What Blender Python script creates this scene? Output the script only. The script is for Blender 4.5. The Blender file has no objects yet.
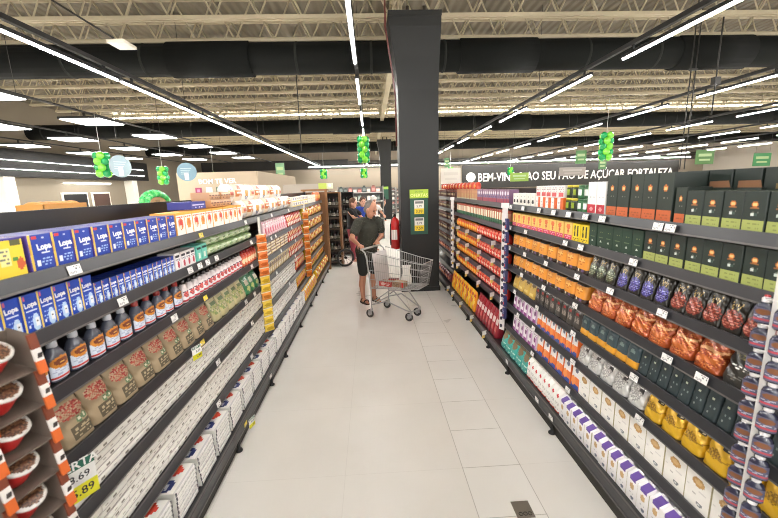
import bpy, math, random
from mathutils import Vector, Matrix, Euler
random.seed(7)
scene = bpy.context.scene
COL = scene.collection
PI = math.pi

# ------------------------------------------------------------------ helpers
def lin(c):
    c = c / 255.0
    return c / 12.92 if c <= 0.04045 else ((c + 0.055) / 1.055) ** 2.4
_lc = {}
def L(c):
    c = tuple(c)
    if c not in _lc:
        _lc[c] = (lin(c[0]), lin(c[1]), lin(c[2]), 1.0)
    return _lc[c]

def V(*a):
    return Vector(a)

class MB:
    """collects faces with a colour each and links them as one mesh object"""
    def __init__(s):
        s.v = []; s.f = []; s.c = []; s.s = []
    def face(s, pts, col, smooth=False):
        b = len(s.v)
        s.v.extend([tuple(p) for p in pts])
        s.f.append(tuple(range(b, b + len(pts)))); s.c.append(col); s.s.append(smooth)
    def box(s, x0, x1, y0, y1, z0, z1, col, faces=None):
        b = len(s.v)
        s.v.extend([(x0,y0,z0),(x1,y0,z0),(x1,y1,z0),(x0,y1,z0),(x0,y0,z1),(x1,y0,z1),(x1,y1,z1),(x0,y1,z1)])
        q = {'b':(0,3,2,1),'t':(4,5,6,7),'f':(0,1,5,4),'k':(2,3,7,6),'l':(3,0,4,7),'r':(1,2,6,5)}
        for k, ix in q.items():
            cc = col
            if faces and k in faces:
                cc = faces[k]
                if cc is None: continue
            s.f.append(tuple(b+i for i in ix)); s.c.append(cc); s.s.append(False)
    def grid(s, o, u, v, nu, nv, fn, off=None):
        o = Vector(o); u = Vector(u); v = Vector(v)
        b = len(s.v)
        for j in range(nv+1):
            for i in range(nu+1):
                p = o + u*(i/nu) + v*(j/nv)
                if off: p = p + off(i/nu, j/nv)
                s.v.append(tuple(p))
        for j in range(nv):
            for i in range(nu):
                a = b + j*(nu+1) + i
                s.f.append((a, a+1, a+nu+2, a+nu+1)); s.c.append(fn((i+.5)/nu, (j+.5)/nv)); s.s.append(False)
    def rings(s, rings, cf, caps=True, smooth=True, capcol=None):
        b = len(s.v); n = len(rings[0])
        for r in rings: s.v.extend([tuple(p) for p in r])
        for j in range(len(rings)-1):
            for i in range(n):
                k = (i+1) % n
                f = (b+j*n+i, b+j*n+k, b+(j+1)*n+k, b+(j+1)*n+i)
                cc = cf(i, j) if callable(cf) else cf
                s.f.append(f); s.c.append(cc); s.s.append(smooth)
        if caps:
            c0 = capcol or (cf(0,0) if callable(cf) else cf)
            c1 = capcol or (cf(0,len(rings)-2) if callable(cf) else cf)
            s.f.append(tuple(b+i for i in reversed(range(n)))); s.c.append(c0); s.s.append(False)
            m = b+(len(rings)-1)*n
            s.f.append(tuple(m+i for i in range(n))); s.c.append(c1); s.s.append(False)
    def tube(s, p0, p1, r, col, n=6, r1=None):
        s.path([p0, p1], r, col, n, r1)
    def path(s, pts, r, col, n=6, r1=None, closed=False):
        pts = [Vector(p) for p in pts]
        rs = []
        m = len(pts)
        for i, p in enumerate(pts):
            if closed: d = pts[(i+1) % m]-pts[i-1]
            else: d = pts[min(i+1, m-1)] - pts[max(i-1, 0)]
            if d.length < 1e-9: d = V(0,0,1)
            d.normalize()
            a = V(0,0,1) if abs(d.z) < .9 else V(1,0,0)
            x = d.cross(a).normalized(); y = d.cross(x)
            rr = r if r1 is None else r + (r1-r)*i/max(1, m-1)
            rs.append([p + (x*math.cos(2*PI*k/n) + y*math.sin(2*PI*k/n))*rr for k in range(n)])
        if closed: rs.append(rs[0])
        s.rings(rs, col, caps=not closed)
    def lathe(s, prof, col, n=16, c=(0,0,0), sx=1, sy=1, axis='z'):
        rs = []
        for r, z in prof:
            ring = []
            for k in range(n):
                a = 2*PI*k/n
                x, y = r*math.cos(a)*sx, r*math.sin(a)*sy
                if axis == 'z': p = (c[0]+x, c[1]+y, c[2]+z)
                elif axis == 'y': p = (c[0]+x, c[1]+z, c[2]-y)
                else: p = (c[0]+z, c[1]+x, c[2]+y)
                ring.append(p)
            rs.append(ring)
        s.rings(rs, col)
    def ell(s, c, r, col, n=12, m=8, M=None):
        rs = []
        for j in range(m+1):
            t = PI*(j/m)
            t = min(max(t, .06), PI-.06)
            ring = []
            for k in range(n):
                a = 2*PI*k/n
                p = V(r[0]*math.sin(t)*math.cos(a), r[1]*math.sin(t)*math.sin(a), -r[2]*math.cos(t))
                if M: p = M @ p
                ring.append(Vector(c)+p)
            rs.append(ring)
        s.rings(rs, col)
    def capsule(s, a, ra, b, rb, n=10):
        a = Vector(a); b = Vector(b); d = (b-a)
        ln = d.length; d.normalize()
        q = V(0,0,1) if abs(d.z) < .9 else V(1,0,0)
        x = d.cross(q).normalized(); y = d.cross(x)
        rs = []
        for t in (-1.45,-1.1,-.7,-.35,0):
            rs.append([a + d*(ra*math.sin(t)) + (x*math.cos(2*PI*k/n)+y*math.sin(2*PI*k/n))*(ra*math.cos(t)) for k in range(n)])
        for t in (0,.35,.7,1.1,1.45):
            rs.append([b + d*(rb*math.sin(t)) + (x*math.cos(2*PI*k/n)+y*math.sin(2*PI*k/n))*(rb*math.cos(t)) for k in range(n)])
        s.rings(rs, (200,200,200))
    def text(s, body, size, o, u, v, col, align='LEFT', thick=0, bold=0.0):
        vs, fs = text_geo(body, align, thick, bold)
        o = Vector(o); u = Vector(u).normalized(); v = Vector(v).normalized(); w = u.cross(v)
        b = len(s.v)
        s.v.extend([tuple(o + u*(p[0]*size) + v*(p[1]*size) + w*(p[2]*size)) for p in vs])
        for f in fs:
            s.f.append(tuple(b+i for i in f)); s.c.append(col); s.s.append(False)
    def mesh(s, name):
        me = bpy.data.meshes.new(name)
        me.from_pydata(s.v, [], s.f)
        at = me.color_attributes.new('Col', 'FLOAT_COLOR', 'CORNER')
        buf = []
        for f, c in zip(s.f, s.c):
            buf.extend(L(c)*len(f))
        at.data.foreach_set('color', buf)
        me.polygons.foreach_set('use_smooth', s.s)
        me.update()
        return me
    def build(s, name, mat, parent=None, loc=None, rot=None):
        me = s.mesh(name)
        me.materials.append(mat)
        o = bpy.data.objects.new(name, me)
        COL.objects.link(o)
        if parent: o.parent = parent
        if loc: o.location = loc
        if rot: o.rotation_euler = rot
        return o

_tx = {}
def text_geo(body, align, thick, bold):
    k = (body, align, thick, bold)
    if k not in _tx:
        cu = bpy.data.curves.new('t', 'FONT')
        cu.body = body; cu.size = 1; cu.align_x = align; cu.extrude = thick; cu.offset = bold
        cu.resolution_u = 2
        o = bpy.data.objects.new('t', cu); COL.objects.link(o)
        dg = bpy.context.evaluated_depsgraph_get()
        me = o.evaluated_get(dg).to_mesh()
        vs = [tuple(v.co) for v in me.vertices]; fs = [tuple(p.vertices) for p in me.polygons]
        o.evaluated_get(dg).to_mesh_clear()
        bpy.data.objects.remove(o); bpy.data.curves.remove(cu)
        _tx[k] = (vs, fs)
    return _tx[k]

def tag(o, label=None, cat=None, group=None, kind=None):
    if label: o['label'] = label
    if cat: o['category'] = cat
    if group: o['group'] = group
    if kind: o['kind'] = kind
    return o
def empty(name, label, cat, loc=(0,0,0), rz=0, group=None):
    o = bpy.data.objects.new(name, None); COL.objects.link(o)
    o.location = loc; o.rotation_euler = (0,0,rz); o.empty_display_size = .05
    return tag(o, label, cat, group)
def copy_tree(o, parent=None):
    c = o.copy(); COL.objects.link(c)
    if parent: c.parent = parent
    for ch in list(o.children):
        copy_tree(ch, c)
    return c

ONES = 'zeroth first second third fourth fifth sixth seventh eighth ninth tenth eleventh twelfth thirteenth fourteenth fifteenth sixteenth seventeenth eighteenth nineteenth'.split()
TENS = {20:'twent', 30:'thirt', 40:'fort'}
def nth(n):
    if n < 20: return ONES[n]
    t = n//10*10
    return TENS[t]+'ieth' if n == t else TENS[t]+'y-'+ONES[n-t]

# ------------------------------------------------------------------ materials
def mat(name, rough=.5, metal=0, coat=0, noise=None, col=None, vary=.05, bump=0, trans=0, spec=.5):
    m = bpy.data.materials.new(name); m.use_nodes = True
    nt = m.node_tree; b = nt.nodes['Principled BSDF']
    b.inputs['Roughness'].default_value = rough
    b.inputs['Metallic'].default_value = metal
    b.inputs['Coat Weight'].default_value = coat
    b.inputs['Coat Roughness'].default_value = .15
    b.inputs['Specular IOR Level'].default_value = spec
    if trans: b.inputs['Transmission Weight'].default_value = trans
    if col:
        src = nt.nodes.new('ShaderNodeRGB'); src.outputs[0].default_value = L(col); out = src.outputs[0]
    else:
        a = nt.nodes.new('ShaderNodeAttribute'); a.attribute_name = 'Col'; out = a.outputs['Color']
    tc = nt.nodes.new('ShaderNodeTexCoord')
    nz = nt.nodes.new('ShaderNodeTexNoise'); nz.inputs['Scale'].default_value = noise or 30; nz.inputs['Detail'].default_value = 3
    nt.links.new(tc.outputs['Object'], nz.inputs['Vector'])
    mr = nt.nodes.new('ShaderNodeMapRange'); mr.inputs['To Min'].default_value = 1-vary; mr.inputs['To Max'].default_value = 1+vary
    nt.links.new(nz.outputs['Fac'], mr.inputs['Value'])
    mx = nt.nodes.new('ShaderNodeVectorMath'); mx.operation = 'SCALE'
    nt.links.new(out, mx.inputs[0]); nt.links.new(mr.outputs[0], mx.inputs['Scale'])
    nt.links.new(mx.outputs[0], b.inputs['Base Color'])
    if bump:
        bp = nt.nodes.new('ShaderNodeBump'); bp.inputs['Strength'].default_value = bump; bp.inputs['Distance'].default_value = .01
        nt.links.new(nz.outputs['Fac'], bp.inputs['Height']); nt.links.new(bp.outputs[0], b.inputs['Normal'])
    return m
def emat(name, col, strength):
    m = bpy.data.materials.new(name); m.use_nodes = True
    nt = m.node_tree; nt.nodes.clear()
    e = nt.nodes.new('ShaderNodeEmission'); e.inputs[0].default_value = L(col); e.inputs[1].default_value = strength
    o = nt.nodes.new('ShaderNodeOutputMaterial'); nt.links.new(e.outputs[0], o.inputs[0])
    return m
M = dict(
    card=mat('printed_card', .5, coat=.15),
    film=mat('plastic_film', .3, coat=.4, noise=18, bump=.25),
    foil=mat('foil_film', .28, metal=.25, coat=.3, noise=14, bump=.5),
    paper=mat('matt_paper', .7, noise=40, bump=.15),
    plastic=mat('moulded_plastic', .32, coat=.2),
    clear=mat('tinted_plastic', .15, coat=.5),
    glass=mat('dark_glass', .08, coat=.5),
    shelf=mat('painted_steel', .38, metal=.0, noise=8, vary=.12, coat=.2),
    chrome=mat('chrome_wire', .3, metal=.45),
    black=mat('matt_black', .6, noise=6),
    pillar=mat('pillar_paint', .5, noise=3, vary=.12),
    wall=mat('wall_paint', .8, noise=1.5, vary=.03),
    roofsteel=mat('roof_steel', .6, noise=2, vary=.08),
    duct=mat('duct_paint', .85, noise=2, vary=.1, spec=.25),
    wood=mat('wood', .55, noise=9, vary=.2),
    rubber=mat('rubber', .6),
    balloon=mat('balloon_latex', .18, coat=.5, vary=.02),
    skin=mat('skin', .5, col=(196,140,112), noise=12),
    skin_pale=mat('skin_pale', .5, col=(214,160,135), noise=12),
    cloth=mat('cloth', .85, noise=60, vary=.1, bump=.2),
    hair=mat('hair', .6, noise=80, vary=.25, bump=.6),
    led=emat('led_diffuser', (255,253,250), 19.0),
    panel=emat('led_panel', (255,253,248), 4.0),
    batten=emat('roof_batten', (255,246,226), 7.0),
)

# shirt with a small leaf print
def shirt_mat():
    m = mat('printed_shirt', .85, col=(50,54,46), noise=60, vary=.1, bump=.2)
    nt = m.node_tree; b = nt.nodes['Principled BSDF']
    vo = nt.nodes.new('ShaderNodeTexVoronoi'); vo.inputs['Scale'].default_value = 45
    tc = nt.nodes.new('ShaderNodeTexCoord'); nt.links.new(tc.outputs['Object'], vo.inputs['Vector'])
    cr = nt.nodes.new('ShaderNodeValToRGB'); cr.color_ramp.interpolation = 'CONSTANT'
    cr.color_ramp.elements[0].color = L((100,102,88)); cr.color_ramp.elements[1].position = .27; cr.color_ramp.elements[1].color = L((52,52,44))
    nt.links.new(vo.outputs['Distance'], cr.inputs[0]); nt.links.new(cr.outputs[0], b.inputs['Base Color'])
    return m
M['shirt'] = shirt_mat()

def floor_mat():
    m = bpy.data.materials.new('floor_tiles'); m.use_nodes = True
    nt = m.node_tree; b = nt.nodes['Principled BSDF']
    N = nt.nodes.new; K = nt.links.new
    tc = N('ShaderNodeTexCoord'); sp = N('ShaderNodeSeparateXYZ'); K(tc.outputs['Object'], sp.inputs[0])
    def mth(op, a, bb=None):
        n = N('ShaderNodeMath'); n.operation = op
        for i, x in enumerate((a, bb)):
            if x is None: continue
            if isinstance(x, (int, float)): n.inputs[i].default_value = x
            else: K(x, n.inputs[i])
        return n.outputs[0]
    def line(coord, off, period, w):   # 1 on a joint
        a = mth('ABSOLUTE', mth('SUBTRACT', mth('FRACT', mth('DIVIDE', mth('SUBTRACT', coord, off-period/2), period)), .5))
        return mth('LESS_THAN', a, w/period/2)
    X, Y = sp.outputs[0], sp.outputs[1]
    inx = mth('MULTIPLY', mth('GREATER_THAN', X, .556), mth('LESS_THAN', X, .962))
    edge = mth('MAXIMUM', mth('LESS_THAN', mth('ABSOLUTE', mth('SUBTRACT', X, .56)), .0025), mth('LESS_THAN', mth('ABSOLUTE', mth('SUBTRACT', X, .958)), .0025))
    strip = mth('MAXIMUM', edge, mth('MULTIPLY', inx, line(Y, 2.205, .398, .005)))
    faint = mth('MULTIPLY', mth('MAXIMUM', line(X, .56, .8, .003), line(Y, 2.205, .796, .003)), .16)
    joint = mth('MAXIMUM', mth('MULTIPLY', strip, .55), faint)
    nz = N('ShaderNodeTexNoise'); nz.inputs['Scale'].default_value = 1.3; nz.inputs['Detail'].default_value = 5; K(tc.outputs['Object'], nz.inputs['Vector'])
    cr = N('ShaderNodeValToRGB')
    cr.color_ramp.elements[0].position = .3; cr.color_ramp.elements[0].color = L((234,229,221))
    cr.color_ramp.elements[1].position = .75; cr.color_ramp.elements[1].color = L((244,240,233))
    K(nz.outputs['Fac'], cr.inputs[0])
    mx = N('ShaderNodeMix'); mx.data_type = 'RGBA'
    K(joint, mx.inputs['Factor']); K(cr.outputs[0], mx.inputs['A']); mx.inputs['B'].default_value = L((150,138,124))
    # the tile strip is a shade whiter
    mx2 = N('ShaderNodeMix'); mx2.data_type = 'RGBA'; mx2.blend_type = 'MULTIPLY'
    K(inx, mx2.inputs['Factor']); K(mx.outputs['Result'], mx2.inputs['A']); mx2.inputs['B'].default_value = (1.02,1.03,1.04,1)
    K(mx2.outputs['Result'], b.inputs['Base Color'])
    rr = N('ShaderNodeMapRange'); rr.inputs['To Min'].default_value = .22; rr.inputs['To Max'].default_value = .4
    K(nz.outputs['Fac'], rr.inputs['Value']); K(rr.outputs[0], b.inputs['Roughness'])
    b.inputs['Specular IOR Level'].default_value = .4
    return m
def deck_mat():
    m = bpy.data.materials.new('roof_deck'); m.use_nodes = True
    nt = m.node_tree; b = nt.nodes['Principled BSDF']; N = nt.nodes.new; K = nt.links.new
    tc = N('ShaderNodeTexCoord'); wv = N('ShaderNodeTexWave'); wv.bands_direction = 'X'; wv.inputs['Scale'].default_value = 1.6
    K(tc.outputs['Object'], wv.inputs['Vector'])
    bp = N('ShaderNodeBump'); bp.inputs['Strength'].default_value = .8; bp.inputs['Distance'].default_value = .05
    K(wv.outputs['Fac'], bp.inputs['Height']); K(bp.outputs[0], b.inputs['Normal'])
    nz = N('ShaderNodeTexNoise'); nz.inputs['Scale'].default_value = .8; K(tc.outputs['Object'], nz.inputs['Vector'])
    cr = N('ShaderNodeValToRGB'); cr.color_ramp.elements[0].color = L((110,101,84)); cr.color_ramp.elements[1].color = L((127,117,98))
    K(nz.outputs['Fac'], cr.inputs[0]); K(cr.outputs[0], b.inputs['Base Color'])
    b.inputs['Roughness'].default_value = .6
    return m

# ------------------------------------------------------------------ print patterns
def paint(base, *shapes):
    """colour of the print at (u, v); later shapes lie on top"""
    def fn(u, v):
        c = base
        for s in shapes:
            k = s[0]
            if k == 'r':
                if s[1] <= u <= s[3] and s[2] <= v <= s[4]: c = s[5]
            elif k == 'd':
                if ((u-s[1])/s[3])**2 + ((v-s[2])/s[4])**2 <= 1: c = s[5]
            elif k == 'o':
                q = ((u-s[1])/s[3])**2 + ((v-s[2])/s[4])**2
                if .45 <= q <= 1: c = s[5]
            elif k == 't':      # small lettering: rows of broken marks
                if s[1] <= u <= s[3] and s[2] <= v <= s[4]:
                    i = int((u-s[1])*s[6]); j = int((v-s[2])*s[7])
                    if j % 2 == 0 and (i*7+j*13+i*i*3) % 5 != 0 and (i*5+j*3) % 4 != 0: c = s[5]
            elif k == 'w':      # slanting swoosh
                if abs(v - (s[1] + s[2]*u + .5*s[4]*math.sin(u*6))) < s[3]: c = s[5]
            elif k == 'z':      # zigzag stroke
                if s[1] <= u <= s[2]:
                    q = ((u-s[1])/(s[2]-s[1])*s[5]) % 1
                    if abs(v-(s[3]+s[4]*(abs(2*q-1)*2-1))) < s[6]: c = s[7]
            elif k == 'n':      # mottled food picture
                if ((u-s[1])/s[3])**2 + ((v-s[2])/s[4])**2 <= 1:
                    h = .5+.5*math.sin(u*27+2.6*math.sin(v*19))*math.sin(v*33+2.2*math.sin(u*14)); h = min(h, .999)
                    c = s[5][int(h*len(s[5]))]
        return c
    return fn

# ------------------------------------------------------------------ product shapes (front faces -y, origin at front bottom centre)
def p_carton(name, w, d, h, front, side, top, nu=14, nv=18, m='card', backs=None, flap=True, lean=0, word=None):
    mb = MB(); x = w/2; c = min(.0025, w*.04)
    mb.grid((-x+c,0,0), (w-2*c,0,0), (0,0,h), nu, nv, front)
    for a, b_, cc in (((-x,c),(-x+c,0),side), ((-x,d-c),(-x,c),side), ((-x+c,d),(-x,d-c),side), ((x-c,d),(-x+c,d),backs or side), ((x,d-c),(x-c,d),side), ((x,c),(x,d-c),side), ((x-c,0),(x,c),side)):
        mb.face([(a[0],a[1],0),(b_[0],b_[1],0),(b_[0],b_[1],h),(a[0],a[1],h)], cc)
    # tuck flaps on top: two leaves meeting at a seam, sunk a touch
    mb.face([(-x+c,0,h),(x-c,0,h),(x,c,h),(x,d*.55,h-.001),(-x,d*.55,h-.001),(-x,c,h)], top)
    mb.face([(-x,d*.55,h-.002),(x,d*.55,h-.002),(x,d-c,h),(x-c,d,h),(-x+c,d,h),(-x,d-c,h)], top)
    mb.face([(-x+c,0,0),(-x,c,0),(-x,d-c,0),(-x+c,d,0),(x-c,d,0),(x,d-c,0),(x,c,0),(x-c,0,0)], side)
    if word: mb.text(word[0], word[1], (word[2],-.0006,word[3]), (1,0,.06), (-.12,0,1), word[4], 'CENTER', 0, .045)
    if lean:
        mb.v = [(p[0]*(1-.12*p[2]/h), p[1]+lean*p[2], p[2]) for p in mb.v]
    return mb.build(name, M[m])

def sring(cx, cy, z, a, b, e, n, wr=0, ph=0):
    out = []
    for k in range(n):
        t = 2*PI*(k+.5)/n
        ct, st = math.cos(t), math.sin(t)
        q = (abs(ct)**e + abs(st)**e)**(-1/e)
        j = 1 + wr*math.sin(3*t+ph)*math.sin(5*t+2.3*ph+z*70)
        out.append((cx + a*q*ct*j, cy + b*q*st*j, z))
    return out

def p_bag(name, w, d, h, front, side, style='gusset', m='film', n=32, nr=14, wr=.05, seed=0, lean=.0):
    """filled bag: flat based, narrowing to a sealed fin (gusset), pinched both ends (pillow), folded down (brick) or tied (tied)"""
    mb = MB(); rs = []; vs = []
    for j in range(nr+1):
        t = j/nr
        if style == 'gusset':
            hd = d/2*(1-t**2.2*.93); hw = w/2*(1-.04*t+.03*math.sin(PI*t)); e = 5-2.2*t
        elif style == 'pillow':
            q = math.sin(PI*min(max(t,.0),1))**.45 if 0 < t < 1 else .06
            hd = d/2*max(q,.06); hw = w/2*(1-.12*(1-abs(2*t-1))) ; e = 3
        elif style == 'brick':
            hd = d/2*(1 if t < .8 else 1-(t-.8)*3.6); hw = w/2*(1 if t < .8 else 1-(t-.8)*.35); e = 7-2*t
        else:
            q = 1 if t < .62 else 1-(t-.62)*2.2
            if t > .86: q = .34+(t-.86)*1.6
            hd = d/2*q; hw = w/2*q; e = 3.2
        z = h*t
        rs.append(sring(0, d/2+lean*z, z, hw*(1+wr*.3*math.sin(9*t+seed)), max(hd,.002), max(e,2.2), n, wr*(.4+t), seed+4*t))
        vs.append(t)
    def cf(i, j):
        a = 2*PI*(i+1)/n
        t = (vs[j]+vs[j+1])/2
        if math.sin(a) < -.12:
            p, q = rs[j][i], rs[j][(i+1) % n]
            return front(min(max((p[0]+q[0])/2/w+.5, 0), 1), t)
        return side
    mb.rings(rs, cf, capcol=side)
    return mb.build(name, M[m])

def p_pack(name, w, d, h, edge, top, side, seed=0, m='film', n=40):
    """flat soft pack lying down, its printed edge towards the aisle"""
    mb = MB(); x = w/2; b = h*.10
    bul = lambda u, v: V(0, b*(2*v-1)**2, 0)
    mb.grid((-x,0,0), (w,0,0), (0,0,h), 36, 6, lambda u, v: edge(u, v))
    k = len(mb.v)
    mb.v = [(p[0], b*abs(2*p[2]/h-1)**3 + .5*b*abs(2*p[0]/w)**12, p[2]) for p in mb.v]
    mb.face([(-x,d,0),(-x,b,0),(-x,.5*b,h/2),(-x,b,h),(-x,d,h)], side); mb.face([(x,b,0),(x,d,0),(x,d,h),(x,b,h),(x,.5*b,h/2)], side)
    mb.face([(x,d,0),(-x,d,0),(-x,d,h),(x,d,h)], side); mb.face([(-x,b,0),(-x,d,0),(x,d,0),(x,b,0)], side)
    mb.grid((-x,b,h), (w,0,0), (0,d-b,0), 16, 16, top)
    return mb.build(name, M[m])

def p_bottle(name, w, d, prof, cf_body, capprof, capcol, label=None, m='plastic', n=24, handle=False, dark=None):
    """prof: (half width fraction, z); oval section"""
    mb = MB()
    rs = [sring(0, d/2, z, w/2*q, d/2*max(q,.3) if q > .5 else d/2*min(1, q*w/d), 2.6, n) for q, z in prof]
    mb.rings(rs, lambda i, j: cf_body(i/n, (prof[j][1]+prof[j+1][1])/2/prof[-1][1]))
    o = mb.build(name, M[m])
    cp = MB(); cp.lathe(capprof, capcol, 12, (0, d/2, 0))
    cp.build('cap', M['plastic'], o)
    if label:
        z0, z1, fn, half = label
        lb = MB(); nu, nv = 20, 22; rows = []
        for j in range(nv+1):
            t = z0+(z1-z0)*j/nv
            for k in range(len(prof)-1):
                if prof[k][1] <= t <= prof[k+1][1]:
                    f = (t-prof[k][1])/max(1e-6, prof[k+1][1]-prof[k][1]); q = prof[k][0]+(prof[k+1][0]-prof[k][0])*f
            row = []
            for i in range(nu+1):
                a = -PI/2 + (i/nu-.5)*2*half
                ct, st = math.cos(a), math.sin(a)
                g = (abs(ct)**2.6+abs(st)**2.6)**(-1/2.6)
                row.append(V((w/2*q+.0012)*g*ct, d/2+(d/2*q+.0012)*g*st, t))
            rows.append(row)
        for j in range(nv):
            for i in range(nu):
                lb.face([rows[j][i], rows[j][i+1], rows[j+1][i+1], rows[j+1][i]], fn((i+.5)/nu, (j+.5)/nv), True)
        lb.build('label', M['card'], o)
    return o

def p_jar(name, r, h, fn, capcol, n=16, m='plastic', cap=.18):
    mb = MB()
    prof = [(r*.95,0),(r,.004)] + [(r, .004+(h*(1-cap)-.01)*k/8) for k in range(1,9)] + [(r*.9,h*(1-cap))]
    rs = [[(pr*math.cos(2*PI*(k+.5)/n), r+pr*math.sin(2*PI*(k+.5)/n), z) for k in range(n)] for pr, z in prof]
    mb.rings(rs, lambda i, j: fn((2*((i+1)/n-.5)) % 1, (prof[j][1]+prof[j+1][1])/2/h))
    o = mb.build(name, M[m])
    cp = MB(); cp.lathe([(r*.92,h*(1-cap)),(r*.96,h*(1-cap)+.002),(r*.96,h-.002),(r*.9,h)], capcol, n, (0,r,0)); cp.build('lid', M['plastic'], o)
    return o

# ------------------------------------------------------------------ shelf rows
SIDE = {'left': (-1, PI/2), 'right': (1, -PI/2)}
XF = 1.15
USED = set()
def seen_from_view(side, xf, y, z):
    """whether the photograph shows the spot (inside the frame, not behind the tray cascade)"""
    dv = Vector((-19/372, 71/372, -1)).normalized(); uv = Vector((-math.sin(.02967), math.cos(.02967), 0)); uv.z = -(uv.x*dv.x+uv.y*dv.y)/dv.z; uv.normalize(); xv = dv.cross(uv)
    w = Vector((SIDE[side][0]*xf, y, z-1.9))
    c = [xv[i]*w.x + dv[i]*w.y + uv[i]*w.z for i in range(3)]
    px, py = 389+372*c[0]/-c[2], 259-372*c[1]/-c[2]
    if side == 'left' and py > 335 and px < 28+.257*(py-335): return False
    return c[2] < 0 and -2 <= px <= 780 and py <= 522
def place(proto, side, y, z, setback=0, dz=0, rz=0, xf=None):
    o = proto if proto.name not in USED and proto.get('label') is None else copy_tree(proto)
    USED.add(proto.name)
    s, r = SIDE[side]
    o.location = (s*((xf or (XF if side == 'left' else 1.426))+setback), y, z+dz+.0015)
    o.rotation_euler = (0, 0, r+rz)
    return o
def row(side, shelf, z, ys, protos, desc, cat, group, setback=.0, jit=.006, stack=1, sh=0, end='near', rj=.018, xf=None):
    """one facing after another along a shelf (stack: piled that many high)"""
    if not isinstance(protos, (list, tuple)): protos = [protos]
    n = len(ys)
    k = 0; num = 0
    for i, y in enumerate(ys):
        vis = seen_from_view(side, xf or (XF if side == 'left' else 1.426), y, z+.06)
        num += 1 if vis else 0
        for q in range(stack):
            p = protos[k % len(protos)]; k += 1
            o = place(p, side, y, z, setback+random.uniform(0, jit)+(random.uniform(0,.006) if q else 0), q*sh, random.uniform(-rj, rj), xf)
            if stack == 1:
                lab = f"{desc}, {nth(num)} from {end} end, {side} run {shelf}" if n > 1 else f"{desc}, {side} run {shelf}"
            else:
                lv = 'bottom one' if q == 0 else ('top one' if q == stack-1 else nth(q+1)+' up')
                lab = f"{desc}, {lv} of {nth(num)} pile from {end} end, {side} run {shelf}"
            if not vis: lab = f"{desc}, out of view, {side} run {shelf}"
            tag(o, lab, cat, group)
def span(y0, y1, n):
    w = (y1-y0)/n
    return [y0+w*(i+.5) for i in range(n)]

# ------------------------------------------------------------------ setting
def struct(mb, name, m, **k):
    return tag(mb.build(name, m, **k), kind='structure')
X0, X1, Y0, Y1, ZT = -14.0, 30.0, -7.0, 33.0, 5.75
mb = MB(); mb.box(X0, X1, Y0, Y1, -.1, 0, (226,220,210)); struct(mb, 'floor', floor_mat())
mb = MB(); mb.box(X0, X1, Y0, Y1, ZT, ZT+.1, (214,198,166)); struct(mb, 'ceiling', deck_mat())
BEIGE = (150,138,120); DARK = (44,42,40)
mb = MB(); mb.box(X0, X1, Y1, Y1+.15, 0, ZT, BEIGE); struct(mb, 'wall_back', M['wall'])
# unseen front behind the viewer: added posts and transoms, left open for fill light
mb = MB()
for k in range(12): mb.box(X0+4*k-.06, X0+4*k+.06, Y0-.1, Y0, 0, ZT, (70,70,70))
mb.box(X0, X1, Y0-.1, Y0, 2.6, 2.72, (70,70,70)); mb.box(X0, X1, Y0-.1, Y0, 0, .3, (70,70,70)); mb.box(X0, X1, Y0-.1, Y0, ZT-.3, ZT, (70,70,70))
struct(mb, 'added_open_front', M['shelf'])
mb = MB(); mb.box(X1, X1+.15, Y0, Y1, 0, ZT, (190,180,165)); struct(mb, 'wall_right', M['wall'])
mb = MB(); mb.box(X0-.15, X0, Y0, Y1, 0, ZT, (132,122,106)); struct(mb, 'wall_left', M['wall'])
# dark fascia and beams
mb = MB(); mb.box(X0+.002, X0+.5, Y0, 24, 2.72, 3.75, (20,19,18), {'b':(40,39,37)}); struct(mb, 'trim_1', M['black'])
mb = MB(); mb.box(X0, -1.8, Y1-.3, Y1-.002, 3.6, 4.35, DARK); struct(mb, 'trim_2', M['black'])
mb = MB(); mb.box(-1.8, X1, Y1-.3, Y1-.002, 3.62, 4.2, (66,62,56)); struct(mb, 'trim_3', M['black'])
for i, (a, b) in enumerate(((17.9,19.3),(19.75,20.9))):      # dark openings in the left wall
    mb = MB(); mb.box(X0+.001, X0+.06, a-.08, b+.08, 0, 2.1, (236,228,214)); mb.box(X0+.06, X0+.075, a, b, 0, 2.02, ((16,15,14),(70,48,40))[i])
    struct(mb, 'door_%d' % (i+1), M['black'])
for i, yy in enumerate((14.8, 12.9, 22.4)):
    mb = MB(); mb.box(X0+.001, X0+.45, yy, yy+.45, 0, 2.715, (238,232,222)); struct(mb, 'trim_%d' % (4+i), M['wall'])
# bright partitions at the back of the left side
mb = MB(); mb.box(-6.9, -4.05, 14, 14.1, 0, 2.62, (172,155,133)); mb.box(-4.15, -4.05, 14.1, 21, 0, 2.62, (166,150,130)); mb.box(-6.9, -6.8, 14.1, 21, 0, 2.62, (166,150,130))
struct(mb, 'wall_partition', M['wall'])
mb = MB(); mb.box(-3.3, -1.75, 14.6, 16.0, 0, 2.12, (168,158,146)); struct(mb, 'wall_booth', M['wall'])

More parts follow.
